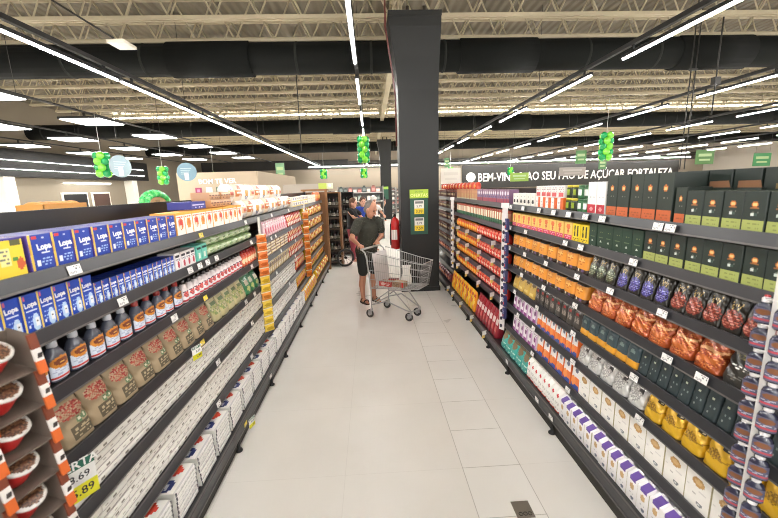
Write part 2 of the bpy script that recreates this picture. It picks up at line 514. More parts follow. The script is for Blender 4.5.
# roof joists, girder, ducts
CREAM = (180,168,140)
def joist_mesh():
    mb = MB(); zb, zt = 4.86, 5.62
    for z in (zb, zt):
        for dy in (-.035, .035):
            mb.box(-10.9, X1, dy-.022, dy+.022, z-.03, z+.03, CREAM)
    n = 54; p = (X1+10.9)/n
    for i in range(n):
        x = -10.9+p*i
        mb.tube((x,0,zb), (x+p/2,0,zt), .018, CREAM, 4); mb.tube((x+p/2,0,zt), (x+p,0,zb), .018, CREAM, 4)
    return mb
jo = None
for k in range(26):
    y = 5.2+1.02*k
    if jo is None: jo = struct(joist_mesh(), 'joist', M['roofsteel']); o = jo
    else: o = jo.copy(); COL.objects.link(o)
    o.location.y = y
def girder(y0, y1):
    mb = MB(); x = .62
    for z in (4.74, 5.66):
        mb.box(x-.07, x+.07, y0, y1, z-.05, z+.05, CREAM)
    n = int((y1-y0)/.9); p = (y1-y0)/n
    for i in range(n):
        y = y0+p*i
        for dx in (-.05,.05):
            mb.tube((x+dx,y,4.74), (x+dx,y+p/2,5.66), .025, CREAM, 4); mb.tube((x+dx,y+p/2,5.66), (x+dx,y+p,4.74), .025, CREAM, 4)
    return mb
struct(girder(7.2, Y1), 'beam_girder', M['roofsteel'])
def duct(y, name, sleeve):
    mb = MB(); z = 4.55; n = 20
    mb.lathe([(.30,X0),(.30,X1)], (15,17,14), n, (0,y,z), axis='x')
    for a in sleeve:
        mb.lathe([(.30,a),(.335,a),(.335,a+1.6),(.30,a+1.6)], (13,15,12), n, (0,y,z), axis='x')
    x = X0+.6
    while x < X1:
        mb.lathe([(.302,x),(.308,x+.01),(.308,x+.04),(.302,x+.05)], (38,40,36), n, (0,y,z), axis='x'); x += 1.5
    return tag(mb.build(name, M['duct']), kind='structure')
for y, sl in ((8.35,(-3.9,1.95,6.6)), (16.9,(-1.5,5.5)), (25.2,(2.5,))):
    duct(y, 'trim_duct', sl)
def pillar(y, name, yaw=0, x0=.53, x1=1.21):
    mb = MB(); prof = [(0,0),(3.5,0),(4.0,.05),(4.45,.12),(4.60,.125),(4.60,.14),(4.68,.14)]
    rs = []
    for z, e in prof:
        rs.append([(x0-e,y-e*.4,z),(x1+e*.35,y-e*.4,z),(x1+e*.35,y+.5+e*.4,z),(x0-e,y+.5+e*.4,z)])
    mb.rings(rs, (18,18,15), smooth=False)
    for xx in (x0+.2, x1-.2):                       # bolts that carry the girder seat
        mb.tube((xx,y+.2,4.6), (xx,y+.2,4.84), .03, (60,52,44), 6)
    mb.box(x0-.02, x1+.02, y-.02, y+.52, 0, .08, (30,29,28))
    return struct(mb, name, M['pillar'])
pillar(6.62, 'pillar_near'); pillar(22.8, 'pillar_far', x0=.66, x1=1.3)

# floor hatch with three lifting rings
h = MB(); h.face([(.775,1.905,.002),(.88,1.915,.002),(.892,1.79,.002),(.785,1.783,.002)], (150,142,128)); 
h = MB(); h.box(.78,.885,1.79,1.905,.0,.004,(122,114,102))
ht = tag(h.build('floor_hatch', M['shelf']), 'small grey metal access plate with three round holes set in floor tiles', 'hatch')
for i in range(3):
    r_ = MB(); r_.path([(.808+.027*i+.011*math.cos(2*PI*k/12), 1.815+.011*math.sin(2*PI*k/12), .005) for k in range(12)], .0025, (60,56,52), 6, closed=True)
    r_.build('ring', M['chrome'], ht)

# ------------------------------------------------------------------ lights
def make_linear():
    root = empty('ceiling_light', None, None)
    mb = MB(); mb.box(-.028,.028,0,1.9,.012,.06,(28,28,28)); mb.box(-.01,.01,.2,.24,.06,.13,(28,28,28)); mb.box(-.01,.01,1.66,1.70,.06,.13,(28,28,28))
    mb.build('housing', M['black'], root)
    mb = MB(); mb.box(-.016,.016,.01,1.89,-.010,.012,(255,255,255)); mb.build('diffuser', M['led'], root)
    return root
LIN = make_linear(); lin_used = [False]
def linear(x, y, z, label, group, rz=0, sy=1):
    o = LIN if not lin_used[0] else copy_tree(LIN)
    lin_used[0] = True
    o.location = (x,y,z); o.rotation_euler = (0,0,rz); o.scale = (1,sy,1)
    return tag(o, label, 'light', group)
ROWS = [(-3.95,'row over the left shelving run'),(-.15,'row over the aisle'),(3.9,'first row beyond the right shelving run'),(7.5,'second row beyond the right shelving run'),(11.2,'third row beyond the right shelving run'),(14.9,'fourth row beyond the right shelving run'),(18.6,'fifth row beyond the right shelving run'),(22.3,'sixth row beyond the right shelving run')]
ZL = 3.7
for x, nm in ROWS:
    rail = MB(); rail.box(x-.03, x+.03, -6.8, 31.6, ZL+.13, ZL+.19, (34,32,30))
    y = -2
    while y < 31:
        rail.tube((x,y,ZL+.19), (x,y,5.7), .006, (60,58,54), 4); y += 5.4
    tag(rail.build('light_rail', M['black']), f"black suspended rail carrying the lights, {nm}", 'rail', 'light rails')
    step, sy, st = (2.72, 1.40, 1.2) if x < -3 else (2.72, 1, 1.3)
    k = 0; y = st-2.72*3
    while y < 31-2:
        if y > 2.5 or y < 2.5 and x in (-.15, -3.95, 3.9, 7.5):
            if y+1.9*sy > 3.2 or True:
                k += 1 if y+2.2 > (4.0 if abs(x) > 1 else 3.9) else 0
                lab = f"white linear ceiling light, {nth(k)} from near end, {nm}" if k else f"white linear ceiling light above and behind the viewer, {nm}"
                linear(x, y, ZL, lab, 'linear lights '+nm, 0, sy)
        y += step
# cross row of lights along the far end
rail = MB(); rail.box(-5, 29, 31.85, 31.91, 3.86, 3.92, (34,32,30)); tag(rail.build('light_rail', M['black']), 'black rail of the crosswise lights at the far end above the sign', 'rail', 'light rails')
for k in range(17):
    linear(-5+1.93*k+1.9, 31.88, 3.73, f"white linear ceiling light, {nth(k+1)} of the crosswise row above the far sign", 'crosswise lights', PI/2)
# roof battens that light the joists
for k in range(14):
    b = empty('ceiling_strip_light', f"warm strip light up among the roof joists, {nth(k+1)} of the far crosswise line", 'light', (-11+2.66*k,19.6,5.5), 0, 'roof strip lights')
    mb = MB(); mb.box(-1.3,1.3,-.05,.05,0,.03,(220,215,200)); mb.build('housing', M['plastic'], b)
    mb = MB(); mb.box(-1.28,1.28,-.045,.045,.03,.07,(255,255,255)); mb.build('diffuser', M['batten'], b)
# square panels over the left side
pan = None
for x, nm, ys in ((-6.75,'first row beyond the left shelving',(7.2,10.0,12.7,15.5,18.3,21.1)),(-9.4,'second row beyond the left shelving',(7.6,10.4,12.9,15.7,18.5,21.3)),(-12.0,'third row beyond the left shelving',(8.9,11.5,14.2,17.0,19.8))):
    rail = MB(); rail.box(x-.025, x+.025, 1, 27, ZL+.16, ZL+.2, (34,32,30))
    for y in (3,8,13,18,23): rail.tube((x,y,ZL+.2), (x,y,5.7), .006, (60,58,54), 4)
    tag(rail.build('light_rail', M['black']), f"black suspended rail carrying square panel lights, {nm}", 'rail', 'light rails')
    for k, y in enumerate(ys):
        if pan is None:
            pan = empty('ceiling_panel_light', None, None)
            mb = MB(); mb.box(-.48,.48,-.48,.48,.0,.05,(40,38,36)); mb.box(-.02,.02,-.3,-.26,.05,.16,(40,38,36)); mb.box(-.02,.02,.26,.3,.05,.16,(40,38,36)); mb.build('frame', M['black'], pan)
            mb = MB(); mb.box(-.45,.45,-.45,.45,-.012,0,(255,255,255)); mb.build('diffuser', M['panel'], pan); o = pan
        else: o = copy_tree(pan)
        o.location = (x,y,ZL); tag(o, f"square white ceiling panel light, {nth(k+1)} from near end, {nm}", 'light', 'square panel lights')
for k, (z, yb) in enumerate(((3.32,23.5),(2.98,23.5))):
    b = empty('wall_light_strip', f"long thin white light line along the dark fascia, {('upper','lower')[k]} of the pair", 'light', (X0+.52,4,z), 0, 'fascia light lines')
    mb = MB(); mb.box(-.015,.03,0,yb-4,0,.02,(30,30,30)); mb.build('housing', M['black'], b)
    mb = MB(); mb.box(.03,.04,0.02,yb-4.02,0.002,.018,(255,255,255)); mb.build('diffuser', M['panel'], b)
b = empty('ceiling_tube_light', 'tube light under the dark fascia on the beige wall', 'light', (X0+.3,17.7,2.5))
mb = MB(); mb.box(-.05,.05,0,3.1,.02,.07,(210,205,198)); mb.build('housing', M['plastic'], b)
mb = MB(); mb.box(-.02,.02,.05,3.05,-.01,.02,(255,255,255)); mb.build('diffuser', M['panel'], b)

# pendant drop wires / sprinkler rods
for i, (x, y, z0, what) in enumerate(((-1.75,10.2,2.9,'thin dark hanging rod between the duct and the shelving'),(6.80,8.0,2.6,'pair of thin dark hanging cables beside the second light row'),(6.95,7.6,3.15,'dark hanging rod with small box beside the cables'))):
    mb = MB()
    if i == 1:
        mb.tube((x-.05,y,5.7),(x-.05,y,2.1),.012,(46,44,40),5); mb.tube((x+.05,y,5.7),(x+.05,y,2.1),.012,(46,44,40),5); mb.box(x-.08,x+.08,y-.03,y+.03,4.1,4.14,(46,44,40))
    else:
        mb.tube((x,y,5.7),(x,y,z0),.014,(46,44,40),5)
        if i == 2: mb.box(x-.06,x+.06,y-.05,y+.05,3.72,3.86,(40,38,36))
    tag(mb.build('hanging_rod', M['black']), what, 'rod')
# small white emitter box on a pole (upper left)
b = empty('ceiling_sensor', 'small white flat box hanging on a dark diagonal pole near the roof', 'sensor', (-3.125,5.4,3.79))
mb = MB(); mb.box(-.11,.11,-.13,.13,0,.035,(226,218,200)); mb.box(-.06,.06,-.06,.06,.035,.07,(200,190,170)); mb.build('body', M['plastic'], b)
mb = MB(); mb.path([(-.02,0,.05),(-.80,0,.56),(-1.3,.05,.95),(-1.35,.1,1.9)], .013, (40,36,32), 6); mb.build('pole', M['black'], b)

# ------------------------------------------------------------------ shelving modules
def shelving(side, y0, y1, levels, label, lipcol=(44,44,48), xbase=None, shf=.10, back_h=1.845, wood=False, depth=.52):
    s, r = SIDE[side]
    xb = xbase or (1.03 if side == 'left' else 1.31)
    root = empty('shelving_unit', label, 'shelf', (s*xb, (y0+y1)/2, 0), r)
    W = (y1-y0)/2
    DK = (30,30,32)
    mb = MB(); mb.box(-W, W, depth-.02, depth, .1, back_h, (9,9,10)); mb.build('back_panel', M['shelf'], root)
    for x in (-W+.02, W-.02):
        mb = MB(); mb.box(x-.019, x+.019, depth-.06, depth-.021, 0, back_h+.01, (60,58,58))
        for k in range(24): mb.box(x-.006, x+.006, depth-.0625, depth-.06, .2+.065*k, .23+.065*k, (16,16,16))
        mb.build('upright', M['shelf'], root)
    mb = MB(); mb.box(-W, W, .035, depth-.07, .0, .12, (40,36,30)); mb.build('plinth', M['black'], root)
    mb = MB(); mb.box(-W, W, .012, depth-.03, .165, .188, DK); b_ = mb.build('base_shelf', M['shelf'], root)
    mb = MB(); mb.box(-W, W, .0, .012, .118, .196, lipcol, {'t':(84,81,78)}); mb.box(-W, W, -.006, .0, .118, .126, (88,85,82)); mb.box(-W, W, -.006, .0, .186, .196, (52,50,52)); mb.build('price_rail', M['shelf'], b_)
    for x in (-W*.75, W*.0, W*.75):
        mb = MB(); mb.lathe([(.026,0),(.026,.012),(.012,.02),(.012,.12)], (26,25,25), 10, (x,.02,0)); mb.build('foot', M['rubber'], root)
    for z in levels:
        mb = MB(); mb.box(-W, W, shf+.012, depth-.03, z-.022, z, DK)
        for x in (-W+.1, W-.1): mb.box(x-.012, x+.012, shf+.3, depth-.03, z-.05, z-.022, DK)
        sh = mb.build('shelf', M['shelf'], root)
        mb = MB(); f = shf
        mb.face([(-W,f+.004,z+.006),(W,f+.004,z+.006),(W,f+.012,z+.006),(-W,f+.012,z+.006)], (70,69,72))
        mb.face([(-W,f-.006,z-.046),(W,f-.006,z-.046),(W,f+.004,z+.006),(-W,f+.004,z+.006)], lipcol)
        mb.face([(-W,f-.010,z-.046),(W,f-.010,z-.046),(W,f-.009,z-.038),(-W,f-.009,z-.038)], (96,93,90))
        mb.face([(-W,f+.012,z-.046),(W,f+.012,z-.046),(W,f-.010,z-.046),(-W,f-.010,z-.046)], (60,58,58))
        mb.face([(-W,f+.012,z+.006),(W,f+.012,z+.006),(W,f+.012,z-.046),(-W,f+.012,z-.046)], DK)
        mb.build('price_rail', M['shelf'], sh)
    return root
LL = [1.65,1.455,1.235,.97,.735,.455]
LL2 = [1.65,1.40,1.19,.98,.69,.42]
LL3 = [1.65,1.40,1.16,.92,.68,.44]
RR = [1.695,1.488,1.28,1.073,.866,.66,.42]
RR2 = [1.695,1.46,1.24,1.04,.84,.64]
shelving('left', -1.25, 1.25, LL, 'dark steel shelving unit holding blue cartons, nearest unit of the left run')
shelving('left', 1.25, 3.78, LL, 'dark steel shelving unit with flour and white packs, before the orange clip strip')
shelving('left', 3.78, 6.3, LL2, 'dark steel shelving unit with red and pink packs, between the two orange clip strips')
shelving('left', 6.3, 8.82, LL3, 'dark steel shelving unit full of yellow bags beside the wooden end panel', lipcol=(84,76,74))
shelving('right', -1.25, 1.25, RR, 'dark steel shelving unit behind the clip strip of bottles, nearest of right run')
shelving('right', 1.25, 3.76, RR, 'dark steel shelving unit with green cartons and yellow foil bags, right run')
shelving('right', 3.76, 6.28, RR2, 'dark steel shelving unit with red packs and flag tags, right run', lipcol=(70,58,70))
shelving('right', 6.28, 8.8, RR, 'dark steel shelving unit with brown jars beside the black pillar', lipcol=(70,67,67))

# ------------------------------------------------------------------ goods: left run
W_ = (238,236,230)
BLUE = (30,62,160); DBLUE = (18,36,110)
s1 = 'top shelf'; s2 = 'second shelf'; s3 = 'third shelf'; s4 = 'fourth shelf'; s5 = 'fifth shelf'; s6 = 'sixth shelf'; sb = 'bottom shelf'
bl = paint(BLUE, ('r',0,0,.13,1,(226,190,70)), ('r',0,.45,.06,.75,(200,150,60)), ('r',.18,.86,.4,.95,(206,60,60)), ('t',.5,.88,.95,.97,(190,200,230),16,26), ('r',.5,.46,.9,.51,(220,226,240)), ('d',.3,.2,.1,.09,(224,232,246)), ('t',.46,.12,.92,.36,(160,190,236),22,22))
P = p_carton('blue_carton', .0925, .16, .125, bl, (70,50,140), (44,40,130), 18, 24, word=('Lopa', .029, .014, .072, (244,246,250)))
row('left', s1, 1.65, span(1.29,2.25,10), P, 'blue carton with gold side stripe', 'carton', 'blue cartons with gold stripe')
yl = paint((238,204,58), ('r',.2,.3,.55,.75,(236,222,150)), ('t',.24,.35,.5,.7,(120,120,110),14,20), ('d',.85,.32,.13,.16,(200,90,50)), ('d',.7,.45,.07,.06,(80,140,60)), ('r',.6,.82,.95,.95,(90,90,50)), ('r',0,.94,1,1,(60,46,140)))
P = p_carton('yellow_carton', .112, .16, .125, yl, (230,196,50), (60,46,140), 18, 20)
row('left', s1, 1.65, [1.105,1.222], P, 'yellow carton with purple top turned backwards', 'carton', 'yellow cartons turned backwards')
ot = paint((240,232,224), ('r',0,.88,1,1,(240,170,60)), ('d',.5,.5,.32,.26,(226,120,70)), ('d',.55,.55,.18,.14,(210,60,50)), ('t',.1,.7,.9,.84,(230,80,70),14,24), ('d',.4,.36,.2,.08,(240,220,190)), ('r',0,0,1,.1,(246,240,230)))
ot2 = paint((242,236,228), ('r',0,.88,1,1,(240,170,60)), ('d',.5,.5,.3,.25,(238,160,70)), ('d',.55,.55,.16,.14,(230,120,50)), ('t',.1,.7,.9,.84,(236,110,60),14,24))
P = [p_carton('cereal_carton', .099, .15, .135, ot, (236,170,80), (240,172,70), 14, 18), p_carton('cereal_carton', .099, .15, .135, ot2, (236,170,80), (240,172,70), 14, 18)]
row('left', s1, 1.65, span(2.26,3.4,11), P, 'white carton with orange top and swirl', 'carton', 'orange topped cartons')
# heaped bags above the far end of the top shelf
bg = paint((226,206,180), ('r',.1,.3,.9,.7,(196,120,70)), ('t',.15,.35,.85,.65,(240,230,215),12,14), ('d',.5,.82,.3,.08,(180,90,60)))
bw = paint((238,230,222), ('r',.15,.35,.85,.65,(224,190,150)), ('d',.5,.5,.25,.12,(200,90,70)), ('t',.15,.7,.85,.9,(150,140,160),12,18))
PB = [p_bag('snack_bag', .17, .12, .17, bw, (236,228,218), 'pillow', 'film', 28, 12, .06, 1), p_bag('snack_bag', .17, .12, .17, bg, (222,200,170), 'pillow', 'film', 28, 12, .06, 2), p_bag('snack_bag', .17, .12, .17, paint((240,236,232), ('d',.5,.5,.3,.2,(226,160,60)), ('t',.2,.2,.8,.35,(120,120,150),12,30)), (238,232,226), 'pillow', 'film', 28, 12, .06, 3)]
row('left', s1, 1.65, span(3.42,5.6,11), PB, 'white and tan pillow bag standing', 'bag', 'white and tan snack bags', stack=1)
row('left', s1+' heap', 1.80, span(3.3,5.3,10), PB, 'white and brown bag', 'bag', 'heaped snack bags', .06)
bb = paint((150,98,66), ('r',.2,.3,.8,.7,(206,160,120)), ('t',.25,.4,.75,.6,(120,60,40),10,12))
P = p_pack('bread_pack', .2, .14, .055, paint((196,150,110), ('t',0,.1,1,.9,(120,70,50),14,6)), bb, (186,140,100), 5)
row('left', 'top heap', 1.79, [2.96,3.17], P, 'brown bread pack', 'pack', 'brown bread packs', .03, stack=2, sh=.056)
P = p_carton('flat_box', .22, .16, .05, paint((60,66,150), ('t',.1,.2,.9,.8,(200,200,230),16,6)), (56,60,140), (70,74,160), 12, 6)
row('left', 'top heap', 1.79, [2.70], P, 'blue flat box lying on orange topped cartons', 'box', 'blue flat box', .05)

bl2 = paint((26,70,176), ('r',0,0,.12,1,(234,206,90)), ('r',.14,.86,.3,.96,(206,90,120)), ('r',.24,.53,.88,.58,(220,228,244)), ('d',.72,.22,.24,.24,(190,214,240)), ('r',.68,.1,.9,.34,(236,236,238)), ('r',.74,.24,.86,.28,(90,80,80)), ('t',.22,.2,.5,.46,(150,180,236),20,24), ('d',.27,.16,.06,.05,(230,236,246)))
P = p_carton('powder_carton', .066, .12, .13, bl2, (30,60,160), (24,44,120), 18, 26, word=('Lopa', .0235, .003, .086, (246,248,250)))
row('left', s2, 1.455, span(.96,1.54,9)[1:], P, 'tall blue powder carton with yellow edge', 'carton', 'tall blue powder cartons')
P = p_carton('small_carton', .0435, .1, .092, bl2, (30,60,160), (24,44,120), 10, 16, word=('Lopa', .0165, .002, .060, (246,248,250)))
row('left', s2, 1.455, span(1.545,2.185,14), P, 'small blue carton with yellow edge', 'carton', 'small blue cartons')
wr = paint((236,230,228), ('r',.1,.72,.9,.88,(40,36,50)), ('d',.6,.3,.2,.2,(190,60,80)), ('t',.1,.5,.9,.66,(120,110,130),12,20))
P = p_carton('dessert_carton', .062, .1, .10, wr, (226,220,220), (214,208,206), 10, 14)
row('left', s2, 1.455, span(2.19,2.45,4), P, 'white carton with berry print', 'carton', 'white berry cartons')
P = p_carton('dessert_carton', .075, .1, .105, paint((110,196,176), ('r',.1,.72,.9,.88,(30,70,70)), ('d',.5,.32,.25,.2,(230,236,220))), (100,186,168), (120,200,184), 10, 14)
row('left', s2, 1.455, [2.50,2.585], P, 'mint green dessert carton', 'carton', 'mint dessert cartons')
gr = paint((150,176,120), ('d',.3,.5,.22,.3,(186,200,160)), ('d',.7,.4,.2,.3,(96,136,80)), ('t',.05,.1,.95,.9,(198,206,176),10,12), ('r',.3,.4,.7,.56,(120,150,90)))
P = p_bag('green_pouch', .125, .09, .068, gr, (130,160,100), 'pillow', 'film', 24, 10, .04, 4)
row('left', s2, 1.455, span(2.64,3.64,8), P, 'pale green patterned pouch', 'pouch', 'pale green pouches', stack=2, sh=.07)

# cleaner bottles
def short(o, k):
    o.scale = (1,1,k)
    return o
def cleaner(name, body, ora, capc):
    lab = paint((214,222,236), ('r',0,.62,1,1,(84,88,102)), ('d',.5,.72,.46,.26,(206,132,44)), ('d',.5,.74,.3,.14,(120,60,40)), ('t',.2,.66,.8,.84,(236,190,90),10,14), ('r',.0,.04,1,.14,(206,60,50)), ('t',.1,.2,.9,.46,(170,180,206),12,20))
    prof = [(.86,0),(.96,.005),(1,.02),(1,.085),(.97,.105),(.8,.122),(.52,.138),(.36,.145)]
    return short(p_bottle(name, .078, .05, prof, lambda u, v: body, [(.014,.141),(.0165,.144),(.0165,.164),(.013,.17)], capc, (.012,.108,lab,1.25), 'clear'), .9)
P = cleaner('cleaner_bottle', (84,88,102), (206,130,40), (196,198,204))
row('left', s3, 1.235, span(1.0,1.76,8), P, 'grey cleaner bottle with silver cap', 'bottle', 'silver capped cleaner bottles')
P = cleaner('cleaner_bottle', (84,88,102), (206,130,40), (150,46,40))
row('left', s3, 1.235, span(1.765,2.235,5), P, 'grey cleaner bottle with red cap', 'bottle', 'red capped cleaner bottles')
lab = paint((240,232,232), ('r',0,.0,1,.14,(206,70,80)), ('d',.5,.55,.36,.25,(224,100,90)), ('t',.1,.3,.9,.8,(90,60,90),8,14))
P = p_bottle('sauce_bottle', .062, .045, [(.9,0),(1,.006),(1,.1),(.85,.115),(.45,.128),(.36,.132)], lambda u, v: (232,222,222), [(.012,.13),(.013,.133),(.012,.155),(.009,.158)], (46,38,36), (.01,.1,lab,1.3)); short(P, .88)
row('left', s3, 1.235, span(2.25,3.3,15), P, 'white bottle with red label and dark cap', 'bottle', 'white bottles with dark caps')
P = p_bottle('sauce_bottle', .062, .045, [(.9,0),(1,.006),(1,.1),(.85,.115),(.45,.128),(.36,.132)], lambda u, v: (216,80,60), [(.012,.13),(.013,.133),(.012,.155),(.009,.158)], (150,36,32), (.01,.1,paint((230,120,80),('d',.5,.5,.4,.3,(250,220,180))),1.3)); short(P, .88)
row('left', s3, 1.235, span(3.31,3.72,6), P, 'orange red sauce bottle', 'bottle', 'orange red sauce bottles')

# flour bags
fl = paint((166,146,116), ('n',.55,.72,.45,.17,((186,120,96),(200,96,80),(206,170,140),(170,60,56),(196,150,120))), ('d',.62,.46,.1,.075,(104,128,92)), ('d',.82,.48,.1,.075,(104,128,92)), ('d',.62,.46,.05,.035,(206,206,180)), ('d',.82,.48,.05,.035,(206,206,180)), ('r',.28,.1,.95,.38,(92,82,62)), ('t',.32,.12,.92,.36,(176,160,128),18,26), ('r',0,.9,1,1,(150,128,98)))
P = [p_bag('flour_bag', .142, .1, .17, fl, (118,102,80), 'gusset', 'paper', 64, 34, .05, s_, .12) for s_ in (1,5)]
row('left', s4, .97, span(.98,2.62,11), P, 'beige flour bag with red print', 'bag', 'beige flour bags', .0)
fg = paint((196,186,140), ('n',.5,.55,.5,.3,((196,186,140),(170,176,110),(206,196,160),(130,150,90))), ('r',.2,.75,.8,.88,(96,120,70)))
P = p_bag('grain_bag', .126, .1, .16, fg, (176,166,120), 'gusset', 'film', 30, 14, .06, 3, .1)
row('left', s4, .97, span(2.64,3.32,5), P, 'beige and green grain bag', 'bag', 'beige green grain bags')
P = p_bag('grain_bag', .121, .1, .16, paint((46,120,74), ('r',.2,.5,.8,.75,(226,226,200)), ('d',.5,.3,.3,.14,(190,200,120))), (36,104,62), 'gusset', 'film', 30, 14, .06, 3, .1)
row('left', s4, .97, span(3.34,3.74,3), P, 'dark green grain bag', 'bag', 'dark green grain bags')

# flat white packs on two shelves and in piles at the bottom
ed = [paint((236,233,226), ('r',0,0,1,.17,(150,145,138)), ('t',.05,.33,.95,.5,(206,201,194),36,12), ('r',a,.33,a+.14,.66,(128,122,114)), ('r',(a+.5)%.8,.5,(a+.5)%.8+.12,.66,(176,170,162))) for a in (.1,.38,.62)]  # lower band paints the shaded gap between stacked packs into the edge
tp = paint((234,230,224), ('d',.3,.4,.2,.3,(50,60,120)), ('d',.75,.45,.16,.24,(214,70,60)))
PW = [p_pack('white_pack', .1565, .15, .0300, e, tp, (226,222,212), i) for i, e in enumerate(ed)]
row('left', s5, .735, span(1.06,3.74,17), PW, 'flat white pack', 'pack', 'flat white packs on the fifth shelf', stack=6, sh=.0312, rj=.006, jit=.003)
row('left', s6, .455, span(1.06,3.74,17), PW, 'flat white pack', 'pack', 'flat white packs on the sixth shelf', stack=7, sh=.0312, rj=.006, jit=.003)
edb = paint((240,238,234), ('r',0,0,1,.17,(150,147,146)), ('t',.2,.34,.9,.66,(190,188,190),36,8), ('r',.0,0,.055,1,(60,58,66)), ('r',.95,0,1,1,(90,88,94)))  # lower and end bands colour in the shade between packs and piles
tpb = paint((238,234,228), ('d',.24,.36,.2,.2,(44,52,104)), ('d',.24,.36,.1,.07,(226,226,234)), ('d',.74,.36,.17,.15,(216,72,52)), ('d',.82,.44,.12,.08,(226,120,60)), ('r',0,0,1,.06,(210,206,206)))
P = p_pack('emblem_pack', .225, .2, .0255, edb, tpb, (228,226,220), 4)
row('left', sb, .19, span(1.18,3.76,10), P, 'white emblem pack', 'pack', 'white emblem packs on the bottom shelf', .0, stack=7, sh=.0266, rj=.02, jit=.006, xf=1.06)

# second module of the left run
P = p_carton('cookie_carton', .16, .14, .07, paint((240,236,222), ('r',0,0,1,.3,(236,206,110)), ('d',.7,.6,.16,.28,(90,70,150)), ('t',.1,.45,.55,.8,(190,150,120),16,12)), (238,230,210), (236,228,214), 16, 8)
row('left', s1, 1.65, span(5.62,7.0,8), P, 'white yellow carton', 'carton', 'white and yellow flat cartons', stack=2, sh=.072)
P = p_carton('cookie_carton', .28, .14, .15, paint((240,232,214), ('t',.15,.3,.85,.7,(210,190,170),10,10)), (236,228,210), (236,228,214), 8, 8)
row('left', s1, 1.65, [7.2,7.5,7.8], P, 'large cream carton at the far end', 'carton', 'large cream cartons')
P = p_bag('crisp_bag', .2, .1, .2, paint((232,110,50), ('d',.5,.5,.35,.25,(246,190,90))), (226,100,44), 'pillow', 'film', 24, 10, .05, 2)
row('left', s1, 1.65, span(8.0,8.8,4), P, 'orange snack bag by the wooden panel', 'bag', 'orange bags beside the panel')
pk = paint((240,200,206), ('d',.5,.35,.32,.22,(214,70,100)), ('t',.1,.65,.9,.9,(200,90,120),8,12), ('d',.8,.8,.14,.12,(246,240,240)))
P = p_bag('pink_pack', .102, .08, .18, pk, (238,206,210), 'gusset', 'film', 26, 12, .05, 6)
row('left', s2, 1.40, span(4.06,5.16,10), P, 'pink and white pack', 'pack', 'pink packs past the orange strip')
ps = paint((214,190,140), ('r',0,.0,1,.3,(120,60,50)), ('t',.1,.4,.9,.9,(240,230,200),16,6))
P = p_pack('pasta_pack', .2, .14, .032, ps, ps, (206,180,130), 2)
row('left', s3, 1.19, span(4.05,5.17,5), P, 'thin pasta pack', 'pack', 'pasta packs lying flat', stack=5, sh=.034, rj=.03)
P = p_bag('noodle_pack', .085, .07, .155, paint((206,186,140), ('r',.1,.5,.9,.75,(90,60,50)), ('r',.1,.15,.9,.3,(226,216,190)), ('t',.1,.78,.9,.95,(120,90,60),8,20)), (200,178,130), 'brick', 'film', 24, 12, .03, 2)
row('left', s4, .98, span(4.06,5.16,12), P, 'tan upright noodle pack with dark band', 'pack', 'tan noodle packs')
PW2 = [p_pack('sugar_pack', .2, .15, .036, e, tp, (230,226,220), i+7) for i, e in enumerate(ed[:2])]
row('left', s5, .69, span(4.06,5.5,7), PW2, 'flat white sugar pack', 'pack', 'white sugar packs on the fifth shelf', stack=6, sh=.038, rj=.02)
row('left', s6, .42, span(4.06,5.5,7), PW2, 'flat white sugar pack', 'pack', 'white sugar packs on the sixth shelf', stack=6, sh=.038, rj=.02)
P = p_pack('emblem_pack', .215, .2, .028, edb, paint((238,234,228), ('d',.3,.5,.22,.3,(60,60,130)), ('d',.75,.5,.15,.2,(216,72,52))), (228,226,220), 4)
row('left', sb, .19, span(3.8,5.6,8), P, 'smaller emblem pack', 'pack', 'white emblem packs past the clip strip', .0, stack=6, sh=.0292, rj=.015, xf=1.06)
rd = paint((206,62,48), ('d',.5,.6,.35,.2,(240,190,120)), ('r',.1,.12,.9,.3,(236,220,200)), ('t',.1,.8,.9,.95,(246,230,210),8,16))
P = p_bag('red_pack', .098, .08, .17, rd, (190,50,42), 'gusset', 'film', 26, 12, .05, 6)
for nm, z in ((s2,1.40),(s3,1.19),(s4,.98)):
    row('left', nm, z, span(5.2,6.28,10), P, 'red pack with cream print', 'pack', 'red packs of the left run')
P = p_bag('tomato_pack', .1, .08, .2, paint((222,84,40), ('d',.5,.45,.36,.2,(246,210,140)), ('r',.1,.75,.9,.9,(250,236,216))), (206,70,36), 'pillow', 'film', 24, 12, .05, 1)
row('left', s5, .69, span(5.55,6.28,7), P, 'orange red pillow pack', 'pack', 'orange red packs')
P = p_bag('yellow_pack', .1, .08, .18, paint((238,180,40), ('d',.5,.45,.36,.2,(214,90,40))), (226,166,30), 'pillow', 'film', 24, 12, .05, 1)
row('left', s6, .42, span(5.55,6.28,7), P, 'yellow pillow pack', 'pack', 'yellow pillow packs')
P = p_bag('yellow_pack', .13, .12, .17, paint((240,186,40), ('d',.5,.5,.36,.25,(226,120,40)), ('r',.1,.75,.9,.88,(246,236,200))), (230,170,30), 'gusset', 'film', 24, 12, .05, 1)
row('left', sb, .19, span(5.65,6.9,9), P, 'yellow bag with orange patch', 'bag', 'tall yellow bags of the bottom shelf', xf=1.06)
